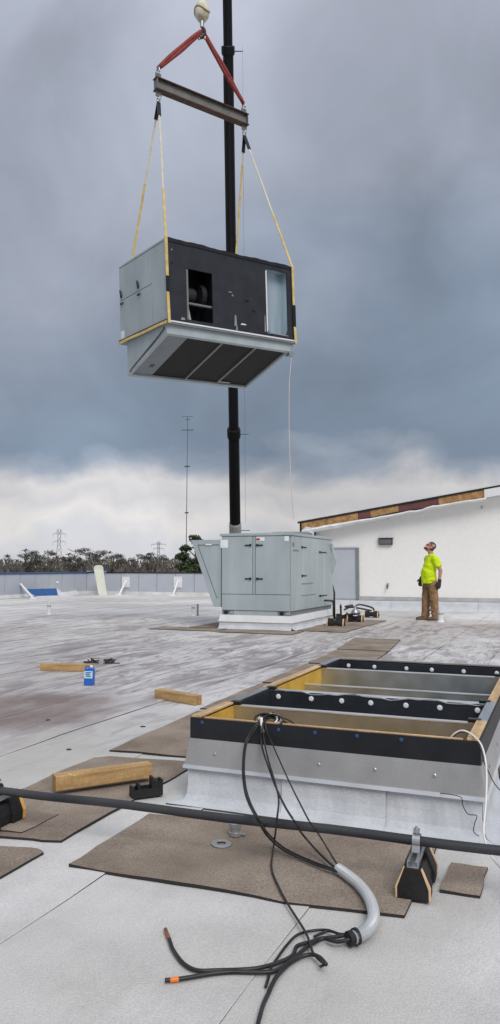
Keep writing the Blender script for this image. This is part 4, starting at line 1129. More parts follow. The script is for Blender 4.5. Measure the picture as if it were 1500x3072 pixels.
# left side skins
ys, zs_ = .52, .80
hp('side_strip', 'casing', lambda m: m.box((-.012, .05, .02), (.012, ys - .006, HH - .06)), .004)
hd1 = hp('access_door', 'casing', lambda m: m.box((-.014, ys + .006, zs_ + .006), (.012, HD - .01, HH - .06)), .004)
hd2 = hp('access_door', 'casing', lambda m: m.box((-.014, ys + .006, .02), (.012, HD - .01, zs_ - .006)), .004)
hp('panel_joint', 'seam', lambda m: m.box((.002, ys - .006, .02), (.0115, HD - .01, HH - .06)))
hp('corner_post', 'galv', lambda m: m.box((-.016, -.004, .0), (.03, .05, HH - .02)), .004)
for par, sg in ((hd1, 1), (hd2, -1)):
    for y in (1.02, 1.72):
        z = zs_ + sg * .07
        m_ = MB().box((-.034, y - .022, z - .02), (-.014, y + .022, z + .02))
        m_.hexa([(-.034, y - .045, z + (.0 if sg > 0 else -.02)), (-.018, y - .045, z + (.0 if sg > 0 else -.02)), (-.018, y + .02, z - .018), (-.034, y + .02, z - .018), (-.05, y + .0, z + sg * .13), (-.03, y + .0, z + sg * .13), (-.03, y + .03, z + sg * .13), (-.05, y + .03, z + sg * .13)]) if sg > 0 else m_.box((-.045, y - .10, z - .015), (-.03, y + .02, z + .01))
        m_.build('handle', 'handle', par, .003)
hp('sticker', 'sticker', lambda m: m.box((-.018, HD - .17, .03), (-.0145, HD - .03, .19)), 0, hd2)
# black lining on the open side, cut round two openings
ox0, ox1, oz0, oz1 = .42, .99, .08, 1.02
px0, px1, pz0, pz1 = 2.27, 2.81, .08, 1.36
for (a, b, c, d) in ((.03, ox0, 0, HH - .04), (ox1, px0, 0, HH - .04), (px1, HW - .0, 0, HH - .04), (ox0, ox1, 0, oz0), (ox0, ox1, oz1, HH - .04), (px0, px1, 0, pz0), (px0, px1, pz1, HH - .04)):
    hp('lining_sheet', 'liner', lambda m: m.box((a, 0, c), (b, .03, d)))
# the openings: a dark fan bay with a shelf, and a bright duct
hp('fan_bay', 'black', lambda m: m.box((ox0 - .05, .55, .02), (ox1 + .05, .58, HH - .05)).box((ox0 - .06, .03, .02), (ox0 - .05, .58, HH - .05)).box((ox1 + .05, .03, .02), (ox1 + .06, .58, HH - .05)))  # bay walls and blower parts coloured near black in place of shade
hp('bay_shelf', 'text_dark', lambda m: m.box((ox0 - .05, .04, .385), (ox1 + .05, .10, .415)))
hp('bay_frame', 'text_dark', lambda m: m.box((ox0 - .002, -.006, oz0), (ox0 + .035, .04, 1.0)))
hp('blower_motor', 'motor', lambda m: m.lathe((ox0 + .05, .34, .64), [(.05, 0), (.14, .01), (.15, .05), (.15, .28), (.12, .32), (.03, .33), (.03, .42)], 18, (1, 0, 0)))
hp('motor_mount', 'black', lambda m: m.box((ox0 + .0, .22, .425), (ox1, .48, .49)))
hp('blower_wheel', 'black', lambda m: m.lathe((ox0 + .42, .34, .64), [(.05, 0), (.24, .0), (.24, .10), (.05, .12)], 20, (1, 0, 0)))
hp('lower_baffle', 'galv_dull', lambda m: m.hexa([(ox0 + .01, .05, .08), (ox0 + .12, .05, .08), (ox0 + .12, .08, .08), (ox0 + .01, .08, .08), (ox0 + .01, .05, .36), (ox0 + .06, .05, .36), (ox0 + .06, .08, .36), (ox0 + .01, .08, .36)]))
dk_ = hp('duct', 'duct_inside', lambda m: m.box((px0 - .01, .03, pz0), (px0, .9, pz1)).box((px1, .03, pz0), (px1 + .01, .9, pz1)).box((px0 - .01, .03, pz0 - .01), (px1 + .01, .9, pz0)).box((px0 - .01, .03, pz1), (px1 + .01, .9, pz1 + .01)).box((px0 - .01, .20, pz0 - .01), (px1 + .01, .21, pz1 + .01)))
hp('duct_lip', 'white_metal', lambda m: m.box((px0 - .012, -.012, pz0 + .02), (px0 + .014, .035, pz1 - .05)), .003)
hp('duct_lip', 'galv', lambda m: m.box((px0, -.006, pz0 - .008), (px1, .03, pz0 + .010)), .003)
for (cx, cz) in ((px0, pz0), (px1, pz0)):
    sx = 1 if cx == px0 else -1
    hp('duct_corner', 'liner', lambda m: m.prism([(cx, cz), (cx + sx * .12, cz), (cx + sx * .04, cz + .03), (cx, cz + .13)] if sx > 0 else [(cx, cz), (cx, cz + .13), (cx - .04, cz + .03), (cx - .12, cz)], 1, .002, .028))
# scars and rags of sealant on the lining
rng = random.Random(21)
for (x, z, w, h, mt) in ((1.47, .10, .06, .22, 'galv'), (1.62, .145, .14, .03, 'sticker'), (1.50, .02, .05, .10, 'galv'), (.28, .05, .09, .05, 'galv_dull'), (2.2, .08, .03, .34, 'galv_dull'), (1.35, .72, .09, .03, 'casing_dark'), (1.42, .66, .05, .04, 'casing_dark'), (1.75, .62, .10, .03, 'black'), (.10, 1.28, .035, .035, 'steel'), (.11, 1.05, .03, .03, 'black'), (1.9, .45, .09, .02, 'black')):
    hp('lining_tear', mt, lambda m: m.hexa([(x, -.012, z), (x + w, -.010, z + .01), (x + w, -.001, z + .01), (x, -.001, z), (x + w * .15, -.02, z + h), (x + w * .8, -.012, z + h * .9), (x + w * .8, -.001, z + h * .9), (x + w * .15, -.001, z + h)]))
m_ = MB(); n = 40
for k in range(n):
    a, b = HW * k / n, HW * (k + 1) / n
    fw_ = lambda q: .007 * math.sin(q * .23) + .006 * math.sin(q * .71 + 1) + .004 * math.sin(q * 1.9)
    f1, f2 = fw_(k), fw_(k + 1)
    m_.hexa([(a, -.012, HH - .06 + f1 * .3), (b, -.012, HH - .06 + f2 * .3), (b, .012, HH - .06), (a, .012, HH - .06), (a, -.018, HH + .004 + f1), (b, -.018, HH + .004 + f2), (b, .02, HH + .006), (a, .02, HH + .006)])
m_.build('lining_edge', 'black', hu)
# base frame
hp('base_frame', 'casing_dark', lambda m: m.box((-.03, -.03, -.055), (HW + .03, HD + .02, -.002)), .004)
hp('base_lip', 'white_metal', lambda m: m.box((.02, -.042, -.02), (HW + .03, -.03, .006)))
hp('base_edge', 'rust', lambda m: m.box((-.042, -.03, -.05), (-.03, HD + .02, .02)))
# hopper-like underside with a sloping screened face
fy, fz, by, bz = .03, -.205, 1.58, -.715
hx0, hx1 = .0, 2.87
under = hp('underside_hood', 'casing', lambda m: m.add(
    [(hx0, fy, -.055), (hx1, fy, -.055), (hx1, by + .04, -.055), (hx0 + .03, by + .04, -.055), (hx0, fy, fz), (hx1, fy, fz), (hx1, by, bz), (hx0 + .03, by, bz), (hx0 + .03, by + .04, bz), (hx1, by + .04, bz)],
    [(0, 1, 5, 4), (0, 4, 7, 8, 3), (1, 2, 9, 6, 5), (3, 8, 9, 2), (7, 6, 9, 8)]))
def slp(x, s, d=0.0):                                    # point on the sloping face, s from front 0 to back 1
    n_ = Vector((0, bz - fz, -(by - fy))).normalized()
    return Vector((x, fy + (by - fy) * s, fz + (bz - fz) * s)) + n_ * d
def slab(name, mt, xa_, xb_, sa, sb, d0, d1_, sk=.0, par=under):
    m_ = MB(); q = []
    for d in (d1_, d0):
        q += [slp(xa_, sa, d), slp(xb_, sa, d), slp(xb_ + sk, sb, d), slp(xa_ + sk, sb, d)]
    m_.hexa(q); return m_.build(name, mt, par)
LX = hx1 - hx0
for (a, b, c, d) in ((0, LX, 0, .045), (0, LX, .955, 1.0), (0, .06, .045, .955), (LX - .05, LX, .045, .955)):
    slab('frame_bar', 'casing', hx0 + a, hx0 + b, c, d, -.04, .012)
slab('blank_panel', 'casing_dark', hx0 + .06, hx0 + .50, .045, .955, -.03, -.018)
q = [.50, 1.27, 2.06, LX - .05]
for k in range(3):
    slab('screen_panel', 'mesh_screen', hx0 + q[k] + .008, hx0 + q[k + 1] - .008, .045, .955, -.05, -.03)
    if k: slab('screen_bar', 'galv_dull', hx0 + q[k] - .009, hx0 + q[k] + .009, .045, .955, -.03, .006)
slab('drain_plate', 'seam', hx0 + .28, hx0 + .36, .70, .76, -.02, -.010)
slab('loose_wire', 'galv', 2.05, 2.35, .90, .915, -.02, .0)
hp('hood_seam', 'seam', lambda m: m.tube(cr([(-.006, .12, -.09), (-.004, .25, -.18), (-.002, 1.35, -.60), (.0, 1.42, -.66)]), .014, 6), 0, under)
hp('drain_stub', 'galv', lambda m: m.box((hx1 - .02, .03, -.30), (hx1 + .10, .16, -.20)), .004, under)

# ---- spreader beam, slings, hook, rope
mid = .95
pn = Rm @ Vector((0, 1, 0))
def hpl(px, py, y=mid): return PL(px, py, hl((0, y, 0)), pn)
bL, bR = hpl(467, 252), hpl(739, 362)
bdir = (bR - bL).normalized()
sb_ = thing('spreader_beam', 'grey steel I-beam spreader hung level between red slings and straps', 'beam', bL)
bz_ = (Vector((0, 0, 1)) - bdir * bdir.z).normalized(); by_ = bz_.cross(bdir).normalized()
Lb = (bR - bL).length
def bb_(m, x0, x1, y0, y1, z0, z1):
    f = lambda x, y, z: bdir * x + by_ * y + bz_ * z
    return m.hexa([f(x0, y0, z0), f(x1, y0, z0), f(x1, y1, z0), f(x0, y1, z0), f(x0, y0, z1), f(x1, y0, z1), f(x1, y1, z1), f(x0, y1, z1)])
bh = .105
m_ = MB(); bb_(m_, 0, Lb, -.012, .012, -bh, bh); m_.build('web', 'beam', sb_)
m_ = MB(); bb_(m_, -.02, Lb + .02, -.075, .075, bh, bh + .018); m_.build('top_flange', 'rust', sb_)
m_ = MB(); bb_(m_, -.02, Lb + .02, -.075, .075, -bh - .018, -bh); m_.build('bottom_flange', 'rust', sb_)
for x in (.0, Lb - .012):
    m_ = MB(); bb_(m_, x, x + .012, -.07, -.0125, -bh, bh); bb_(m_, x, x + .012, .0125, .07, -bh, bh); m_.build('end_plate', 'beam', sb_)
lugs = {}
for nm, x in (('L', .06), ('R', Lb - .06)):
    for sg in (1, -1):
        m_ = MB(); z0 = sg * (bh + .018)
        bb_(m_, x - .06, x + .06, -.012, .012, min(z0, z0 + sg * .11), max(z0, z0 + sg * .11))
        m_.build('lug', 'beam', sb_)
        c = bdir * x + bz_ * (z0 + sg * .10)
        pts = [c + bdir * .0 + by_ * (.05 * math.cos(a)) + bz_ * (sg * (.06 + .07 * math.sin(a))) for a in [R(k) for k in range(-40, 221, 20)]]
        MB().tube(pts, .016, 8).build('shackle', 'steel', sb_, smooth=True)
        lugs[(nm, sg)] = bL + c + bz_ * sg * .12
hk = hpl(607, 92)                                           # where the red slings meet
for nm, lab in (('L', 'red round sling slanting from the hook to the higher beam end'), ('R', 'red round sling crossing the dark boom to the lower beam end')):
    a, b = hk, lugs[(nm, 1)]
    t = thing('round_sling', lab, 'sling', a)
    d = (b - a); s_ = d.cross(pn).normalized()
    for sg in (1, -1):
        pts = []
        for k in range(13):
            tt = k / 12; bul = .028 * math.sin(math.pi * min(1, tt * 1.0)) ** .5
            pts.append(d * tt + s_ * sg * bul + pn * (.006 * sg * math.sin(tt * 9)))
        rr_ = [.036 + .003 * math.sin(k * 1.1 + sg) for k in range(13)]
        MB().tube(pts, rr_, 8).build('sling_leg', 'red_sling', t, smooth=True)
# straps from the beam to the unit's corners
def strap(lab, top, corner, face_pts, pale=0.5):
    t = thing('lifting_strap', lab, 'strap', top)
    d = corner - top
    side = pn.cross(d).normalized()
    e = d.normalized() * .34
    MB().ribbon([Vector((0, 0, 0)), e * .5, e], side, .075, .02).build('black_eye', 'handle', t)
    k1 = e + (d - e) * pale
    MB().ribbon([e * .95 + (k1 - e * .95) * (j / 8) + pn * .004 * math.sin(j) for j in range(9)], side, .038, .010).build('pale_webbing', 'pale_strap', t)
    MB().ribbon([k1 + (d - k1) * (j / 8) for j in range(9)], side, .045, .012).build('yellow_webbing', 'yellow_strap', t)
    if face_pts:
        pts = [Vector(p) - top for p in face_pts]
        MB().ribbon(pts[:len(pts) - 2] if False else pts, Rm @ Vector((1, 0, 0)), .055, .012).build('wrapped_webbing', 'yellow_strap', t)
    return t
tl, trr = lugs[('L', -1)], lugs[('R', -1)]
strap('strap from the higher beam end to the black side corner of the hoisted unit', tl, hl((.0, -.012, HH + .01)), [hl((.0, -.022, HH + .01)), hl((.005, -.024, HH * .6)), hl((.008, -.024, HH * .35)), hl((.01, -.046, .0)), hl((.01, -.05, -.05))], .62)
strap('strap from the higher beam end to the far corner of the pale door side', tl, hl((.10, HD - .35, HH + .01)), [hl((.0, HD + .0, HH + .01))] and None, .45)
strap('strap from the lower beam end to the duct corner of the hoisted unit', trr, hl((HW - .02, -.012, HH + .01)), [hl((HW - .02, -.022, HH + .01)), hl((HW - .018, -.024, HH * .6)), hl((HW - .016, -.024, HH * .3)), hl((HW - .01, -.046, .0)), hl((HW - .01, -.05, -.06))], .55)
strap('strap from the lower beam end down behind the black side of the unit', trr, hl((HW - .35, HD - .25, HH + .01)), None, .08)
t = thing('lifting_strap', 'yellow strap running along the bottom edge of the pale door side', 'strap', hl((0, 0, -.05)))
o_ = hl((0, 0, -.05))
MB().ribbon([hl((-.048, -.03 + k * (HD + .02) / 10, -.035 + .004 * math.sin(k))) - o_ for k in range(11)], Vector((0, 0, 1)), .05, .012).build('webbing', 'yellow_strap', t)
for (x, z0_, z1_) in ((.004, .52, .80), (HW - .017, .28, .72)):
    MB().ribbon([hl((x, -.034, z0_)) - o_, hl((x, -.034, z1_)) - o_], Rm @ Vector((1, 0, 0)), .07, .01).build('wear_sleeve', 'handle', t)
# hook block
hb_ = hpl(606, 34)
hk_t = thing('crane_hook', 'cream headache ball with steel hook holding the red slings', 'crane hook', hk)
c = hb_ - hk
MB().lathe(c, [(.03, -.215), (.085, -.195), (.135, -.12), (.155, 0), (.14, .10), (.10, .165), (.06, .19), (.05, .26)], 22).build('ball', 'ball', hk_t, smooth=True)
MB().tube([c + Vector((.156 * math.cos(a), .156 * math.sin(a), -.02 + .05 * math.sin(a * 2))) for a in [R(k * 15) for k in range(-14, 4)]], .012, 6).build('ball_band', 'ball_band', hk_t)
MB().cyl(c + Vector((0, 0, -.34)), c + Vector((0, 0, -.20)), .035, .05, 10).build('swivel', 'steel', hk_t)
MB().tube(cr([c + Vector((0, 0, -.34)), c + Vector((.05, -.02, -.40)), c + Vector((.06, -.02, -.50)), c + Vector((0, 0, -.565)), c + Vector((-.07, .02, -.52)), c + Vector((-.08, .02, -.44))]), .028, 8).build('hook', 'rust', hk_t, smooth=True)
MB().tube(cr([c + Vector((-.05, 0, -.40)), c + Vector((-.06, 0, -.60)), Vector((0, 0, -.06)), c + Vector((.06, 0, -.60)), c + Vector((.05, 0, -.42))]), .02, 8).build('hook_shackle', 'steel', hk_t, smooth=True)
MB().cyl(c + Vector((0, 0, .25)), c + Vector((0, 0, .5)), .055, .045, 10).build('rope_socket', 'rust', hk_t)
# ---- crane boom, standing beyond the building and leaning over towards the load
TIP = Vector((hb_.x, hb_.y, 44.0))
FOOT = A(706.5, 1640, 45.0)
bd = (TIP - FOOT).normalized()
FOOT2 = FOOT - bd * ((FOOT.z + 4.0) / bd.z)
cn = thing('crane_boom', 'tall black telescopic crane boom rising behind the standing unit', 'crane', (FOOT2.x, FOOT2.y, -6))
c0 = Vector((FOOT2.x, FOOT2.y, -6))
def on_boom(py):
    lo_, hi_ = 0.0, (TIP - FOOT2).length
    for _ in range(60):
        md = (lo_ + hi_) / 2
        if proj(FOOT2 + bd * md)[1] > py: lo_ = md
        else: hi_ = md
    return FOOT2 + bd * lo_
def bw(p, px):
    return px * (p.y * CT + (p.z - CAMH) * ST) / FPX / 2
p0, p1, p2, p3 = FOOT2, on_boom(1568), on_boom(1285), on_boom(137)
MB().tube([p0 - c0, p1 - c0], [.40, bw(p1, 35)], 12).build('boom_section', 'boom_pale', cn)
MB().tube([p1 - c0 - bd * .3, p2 - c0], [bw(p1, 33), bw(p2, 33)], 12).build('boom_section', 'boom', cn)
MB().tube([p2 - c0 - bd * .3, p3 - c0], [bw(p2, 30), bw(p3, 32)], 12).build('boom_section', 'boom', cn)
MB().tube([p3 - c0 - bd * .3, TIP - c0], [bw(p3, 28), bw(p3, 28) * .8], 12).build('boom_section', 'boom', cn)
for p_, w_, mt, hh_ in ((p1, 37, 'boom_pale', 1.1), (p2, 41, 'boom', .7), (p3, 41, 'boom', .40)):
    r_ = bw(p_, w_)
    MB().tube([p_ - c0 - bd * hh_ * .9, p_ - c0 - bd * hh_ * .7, p_ - c0 - bd * hh_ * .1, p_ - c0], [r_ * .86, r_, r_, r_ * .92], 12).build('collar', mt, cn)
    MB().cyl(p_ - c0 - bd * hh_ * .5, p_ - c0 - bd * hh_ * .5 + Vector((bw(p_, 90), 0, 0)), .03, .02, 6).build('rope_guide', 'mast', cn)
MB().tube([p1 - c0 + Vector((bw(p1, 62), 0, 0)), p3 - c0 + Vector((bw(p3, 88), 0, 0))], [.006, .004], 5).build('sensor_cable', 'mast', cn)
MB().box(tuple(TIP - c0 - Vector((.5, .5, .4))), tuple(TIP - c0 + Vector((.5, .5, .5)))).build('boom_head', 'boom', cn, .05)
MB().box((-1.4, -2.5, 0), (1.4, 4.5, 2.6)).build('crane_carrier', 'boom_pale', cn, .1)
MB().tube([hb_ + Vector((0, 0, .45)) - c0, TIP - c0], .020, 6).build('hoist_rope', 'mast', cn)
# tag line
bow('tag_line', 'thin pale tag line dangling below the duct corner of the hoisted unit', yz([(878, 1024, 14.95), (873, 1085, 14.95), (868, 1150, 14.92), (867, 1250, 14.9), (869, 1350, 14.9), (872, 1440, 14.9), (877, 1505, 14.9), (881, 1556, 14.9)]), .0085, 'tag_rope', cat='rope', n=6)

# ================================================================== THE WORKER
pp = P(1292, 1861)
wk = thing('person', 'worker in fluorescent yellow shirt and brown trousers looking up at the load', 'person', (pp.x, pp.y, .004), R(186))
def organ(name, mt, fn, vox=.014, sm=4, parent=wk):
    m_ = MB(); fn(m_); o = m_.build(name, mt, parent, smooth=True)
    r_ = o.modifiers.new('remesh', 'REMESH'); r_.mode = 'VOXEL'; r_.voxel_size = vox; r_.use_smooth_shade = True
    s_ = o.modifiers.new('smooth', 'SMOOTH'); s_.factor = .5; s_.iterations = sm
    if name in ('shirt', 'trousers'):
        tx_ = bpy.data.textures.new('folds', 'CLOUDS'); tx_.noise_scale = .075; tx_.noise_depth = 2
        dm = o.modifiers.new('folds', 'DISPLACE'); dm.texture = tx_; dm.strength = .034; dm.mid_level = .5
    return o
def limb(m, pts, rs, n=12):
    m.tube([Vector(p) for p in pts], rs, n)
    for p, r_ in zip(pts, rs): m.ell(p, (r_, r_, r_), 10, 6)
# x forward, y to his left (camera side), z up
tilt = Matrix.Rotation(R(-38), 3, 'Y')
HC = Vector((-.02, 0, 1.705))
def hd(x, y, z): return HC + tilt @ Vector((x, y, z))
sh_l, sh_r = (-.06, .185, 1.42), (-.02, -.19, 1.42)
el_l, el_r = (-.16, .27, 1.16), (-.06, -.27, 1.16)
wr_l, wr_r = (-.13, .275, .93), (.13, -.22, .98)
def bodyfn(m):
    m.ell(hd(0, 0, .02), (.100, .078, .112), 16, 10, tilt)
    m.ell(hd(.025, 0, -.06), (.075, .058, .075), 14, 8, tilt)
    m.ell(hd(.085, 0, -.095), (.025, .03, .024), 10, 6, tilt)           # chin
    m.ell(hd(.105, 0, -.012), (.024, .015, .024), 10, 6, tilt)          # nose
    m.ell(hd(.112, 0, -.022), (.016, .017, .012), 10, 6, tilt)
    m.ell(hd(.090, 0, -.055), (.018, .028, .010), 10, 6, tilt)          # lips
    m.ell(hd(.085, 0, .02), (.022, .06, .014), 10, 6, tilt)             # brow
    for s in (1, -1):
        m.ell(hd(-.01, s * .080, -.01), (.022, .012, .033), 10, 6, tilt)
    m.tube([(-.045, 0, 1.46), (-.03, 0, 1.56), tuple(hd(-.01, 0, -.05))], [.066, .060, .058], 12)
    m.ell((-.02, 0, 1.30), (.115, .17, .20)); m.ell((.0, 0, 1.05), (.13, .16, .2))
    limb(m, [sh_l, el_l, wr_l], [.058, .047, .034]); limb(m, [sh_r, el_r, wr_r], [.058, .047, .034])
    m.ell((-.01, 0, .90), (.12, .155, .13))
    limb(m, [(-.04, .10, .88), (-.06, .11, .48), (-.09, .11, .10)], [.08, .055, .045]); limb(m, [(.03, -.10, .88), (.06, -.11, .48), (.07, -.11, .10)], [.08, .055, .045])
organ('body', 'skin', bodyfn, .010, 2)
def shirtfn(m):
    m.ell((-.035, 0, 1.36), (.125, .185, .15), 18, 10)
    m.ell((.0, 0, 1.22), (.155, .195, .20), 18, 10)
    m.ell((.035, 0, 1.08), (.175, .195, .22), 18, 10)
    m.tube([(.035, 0, 1.08), (.02, 0, .86)], [.175, .18], 20); m.ell((.02, 0, .95), (.175, .2, .1), 18, 8)
    m.ell((-.045, 0, 1.475), (.085, .15, .065), 16, 8); m.tube([(-.045, 0, 1.46), (-.035, 0, 1.545)], [.10, .072], 14)
    for s, a, b in ((1, sh_l, el_l), (-1, sh_r, el_r)):
        e = Vector(a).lerp(Vector(b), .72)
        m.tube([Vector(a) + Vector((0, 0, .01)), e], [.092, .084], 14); m.ell(a, (.093, .090, .090), 12, 8)
organ('shirt', 'hivis', shirtfn, .013, 5)
def trfn(m):
    m.ell((-.0, 0, .84), (.145, .165, .12), 18, 9)
    limb(m, [(-.04, .095, .84), (-.05, .105, .48), (-.085, .11, .09)], [.115, .100, .088], 14)
    limb(m, [(.03, -.095, .84), (.07, -.105, .48), (.085, -.11, .09)], [.115, .098, .088], 14)
    m.ell((-.085, .11, .11), (.10, .085, .06)); m.ell((.085, -.11, .11), (.10, .085, .06))
    for (x, y) in ((-.05, .11), (.07, -.11)):
        for k in range(5): m.ell((x + .03 * math.sin(k * 2), y, .16 + k * .08), (.092, .09, .02), 10, 5)
organ('trousers', 'trousers', trfn, .012, 3)
def bootfn(x, y, ya):
    def fn(m):
        rt = Matrix.Rotation(ya, 3, 'Z')
        f = lambda a, b, c: Vector((x, y, 0)) + rt @ Vector((a, b, c))
        m.ell(f(-.02, 0, .065), (.075, .05, .07), 12, 8, rt); m.ell(f(.08, 0, .045), (.10, .052, .048), 12, 8, rt); m.ell(f(.15, 0, .04), (.06, .05, .038), 12, 8, rt)
        m.tube([f(-.02, 0, .05), f(-.02, 0, .15)], [.058, .056], 12)
        m.box(tuple(Vector((x, y, 0)) + Vector((-.085, -.045, 0))), tuple(Vector((x, y, 0)) + Vector((.19, .045, .022))))
    return fn
organ('boot', 'boots', bootfn(-.07, .115, R(6)), .010, 2); organ('boot', 'boots', bootfn(.11, -.115, R(-4)), .010, 2)
def glovefn(w, d, side, curl):
    w = Vector(w); d = Vector(d).normalized(); out = Vector((0, side, 0)); fw = (Vector((1, 0, 0)) - d * d.x).normalized()
    def fn(m):
        m.tube([w - d * .03, w + d * .03], [.045, .047], 12)
        pc = w + d * .075
        m.ell(pc, (.05, .03, .058), 12, 8); m.ell(w + d * .04, (.047, .036, .04), 10, 6)
        for k, (o_, L_) in enumerate(((.036, .085), (.012, .095), (-.012, .088), (-.034, .07))):
            b = w + d * .115 + fw * o_
            kn1 = b + d * L_ * .5 - out * curl * .012
            kn2 = kn1 + d * L_ * .32 - out * curl * .032
            tip = kn2 + d * L_ * .12 - out * curl * .03
            m.tube(cr([b - d * .02, b, kn1, kn2, tip], 3), [.0135] * 12 + [.010], 8)
        tb = w + d * .05 + fw * .04
        m.tube(cr([tb, tb + fw * .03 + d * .03, tb + fw * .035 + d * .07 - out * .015], 3), [.016] * 5 + [.013] * 2, 8)
    return fn
organ('glove', 'glove', glovefn(wr_l, (.10, -.02, -1), 1, 1), .0075, 2)
organ('glove', 'glove', glovefn(wr_r, (.30, .10, -1), -1, 1), .0075, 2)
organ('hair', 'beard', lambda m: (m.ell(hd(-.03, 0, -.02), (.082, .080, .085), 14, 8, tilt), m.ell(hd(-.06, 0, -.05), (.045, .06, .05), 12, 8, tilt)), .010, 2)
organ('beard', 'beard', lambda m: (m.ell(hd(.075, 0, -.095), (.045, .052, .028), 12, 8, tilt), m.ell(hd(.04, 0, -.085), (.06, .064, .03), 12, 8, tilt)), .009, 2)
capo = organ('cap', 'cap', lambda m: m.ell(hd(-.015, 0, .055), (.104, .088, .090), 16, 10, tilt), .010, 2)
m_ = MB(); m_.ell(hd(-.02, .045, .055), (.055, .05, .038), 14, 8, tilt); m_.build('cap_print', 'cap_print', capo, smooth=True)
m_ = MB()
for s in (1, -1): m_.ell(hd(.094, s * .032, .008), (.012, .026, .018), 10, 6, tilt)
m_.tube([hd(.09, .058, .01), hd(.0, .083, .01)], .006, 6).tube([hd(.09, -.058, .01), hd(.0, -.083, .01)], .006, 6)
m_.build('glasses', 'lens', wk, smooth=True)

# ================================================================== BEYOND THE ROOF: trees, brush, mast, pylons
def leaf_cloud(m, rng, c, r_, n, s):
    for _ in range(n):
        d = Vector((rng.gauss(0, 1), rng.gauss(0, 1), rng.gauss(0, 1))).normalized() * (rng.random() ** .45)
        p_ = Vector(c) + Vector((d.x * r_[0], d.y * r_[1], d.z * r_[2]))
        a = Vector((rng.uniform(-1, 1), rng.uniform(-1, 1), rng.uniform(-.6, .6))).normalized()
        b = a.orthogonal().normalized(); q = Matrix.Rotation(rng.uniform(0, 6.28), 3, a) @ b
        l, w = s * rng.uniform(.7, 1.3), s * rng.uniform(.45, .8)
        m.add([p_ - a * l, p_ + q * w, p_ + a * l, p_ - q * w], [(0, 1, 2, 3)])
def tree_mesh(seed, h, tufts, spread, leaf, lsz, bare=.3, lean=.0):
    rng = random.Random(seed); tr_, cw_ = MB(), MB()
    path = [Vector((0, 0, 0))]
    for k in range(1, 7): path.append(Vector((lean * (k / 6) ** 2 + rng.uniform(-.15, .15), rng.uniform(-.15, .15), h * .93 * k / 6)))
    tr_.tube(cr(path, 3), [max(.03, .17 * (1 - j / 19.5)) for j in range(19)], 7)
    for k in range(tufts):
        z = h * (.66 + .32 * (k + .5) / tufts) + rng.uniform(-.3, .3)
        a = rng.uniform(0, 6.28); rad = spread * rng.uniform(.25, 1.0) * (1.15 - .6 * (z / h - .45))
        b0 = path[min(6, max(1, int(z / h * 6)))]
        c = Vector((b0.x + rad * math.cos(a) + lean * .3, b0.y + rad * math.sin(a), z))
        tr_.tube(cr([Vector((b0.x, b0.y, z - .9 - rng.random() * .6)), (b0 + c) / 2 + Vector((0, 0, (z - b0.z) / 2 + .0)), c], 3), [.05, .045, .04, .035, .03, .025, .02], 5)
        sz = rng.uniform(.3, .8)
        leaf_cloud(cw_, rng, c, (sz * 1.25, sz * 1.1, sz * .7), int(300 * sz * sz), lsz)
    for k in range(16):                                         # bare broken twigs
        z = h * rng.uniform(.4, .98); a = rng.uniform(0, 6.28); L = rng.uniform(.5, 1.4)
        b0 = path[min(6, int(z / h * 6))]
        tr_.tube([Vector((b0.x, b0.y, z)), Vector((b0.x + L * math.cos(a), b0.y + L * math.sin(a), z + L * .5))], [.025, .008], 4)
    return tr_.mesh('trunk', 'bark'), cw_.mesh('crown', leaf)
kinds = [tree_mesh(s, 10.6 + .5 * (s % 3), 8 + s % 4, 1.9, ('leaf_grey', 'leaf_dark')[s % 2], .105, lean=(.9, -.5, .6, 1.2, .2)[s % 5]) for s in range(1, 6)]
adj = ['grey windblown tree with sparse tufted crown beyond the parapet', 'dark tree with leaning tufted crown beyond the parapet', 'grey tree with broken leafless side beyond the parapet', 'dark thin-crowned tree beyond the parapet', 'grey tree with tall ragged top beyond the parapet']
rng = random.Random(3)
spots = [(-30, 1668, 0), (28, 1662, 1), (62, 1648, 2), (92, 1652, 3), (118, 1662, 4), (140, 1650, 0), (165, 1655, 1), (192, 1660, 2), (218, 1648, 3), (243, 1645, 4), (262, 1642, 1), (283, 1652, 3), (305, 1650, 0), (322, 1655, 2), (345, 1664, 4), (368, 1662, 1), (392, 1672, 0), (408, 1662, 3), (424, 1660, 2), (440, 1664, 4), (460, 1656, 1), (477, 1664, 3), (505, 1680, 0), (530, 1682, 2)]
for k, (px, py, kd) in enumerate(spots):
    Y = rng.uniform(105, 150)
    tp_ = A(px, py, Y); h = tp_.z + 6
    special = {165: 'dark tree standing in front of the larger lattice pylon', 477: 'dark thin-crowned tree under the smaller lattice pylon', 530: 'low grey tree nearest the green pine and antenna mast', 305: 'grey tree showing above the tall cream sheet', 28: 'dark tree with leaning crown above the brace beside the blue trough'}
    t = thing('broadleaf_tree', special.get(px, adj[kd]), 'tree', (tp_.x, Y, -6), rng.uniform(-.6, .6), 'windblown trees beyond the parapet')
    s = h / (10.6 + .5 * ((kd + 1) % 3)) ; t.scale = (s * rng.uniform(.95, 1.25), s, s)
    for nm, me in (('trunk', kinds[kd][0]), ('crown', kinds[kd][1])):
        o = bpy.data.objects.new(nm, me); col.objects.link(o); o.parent = t
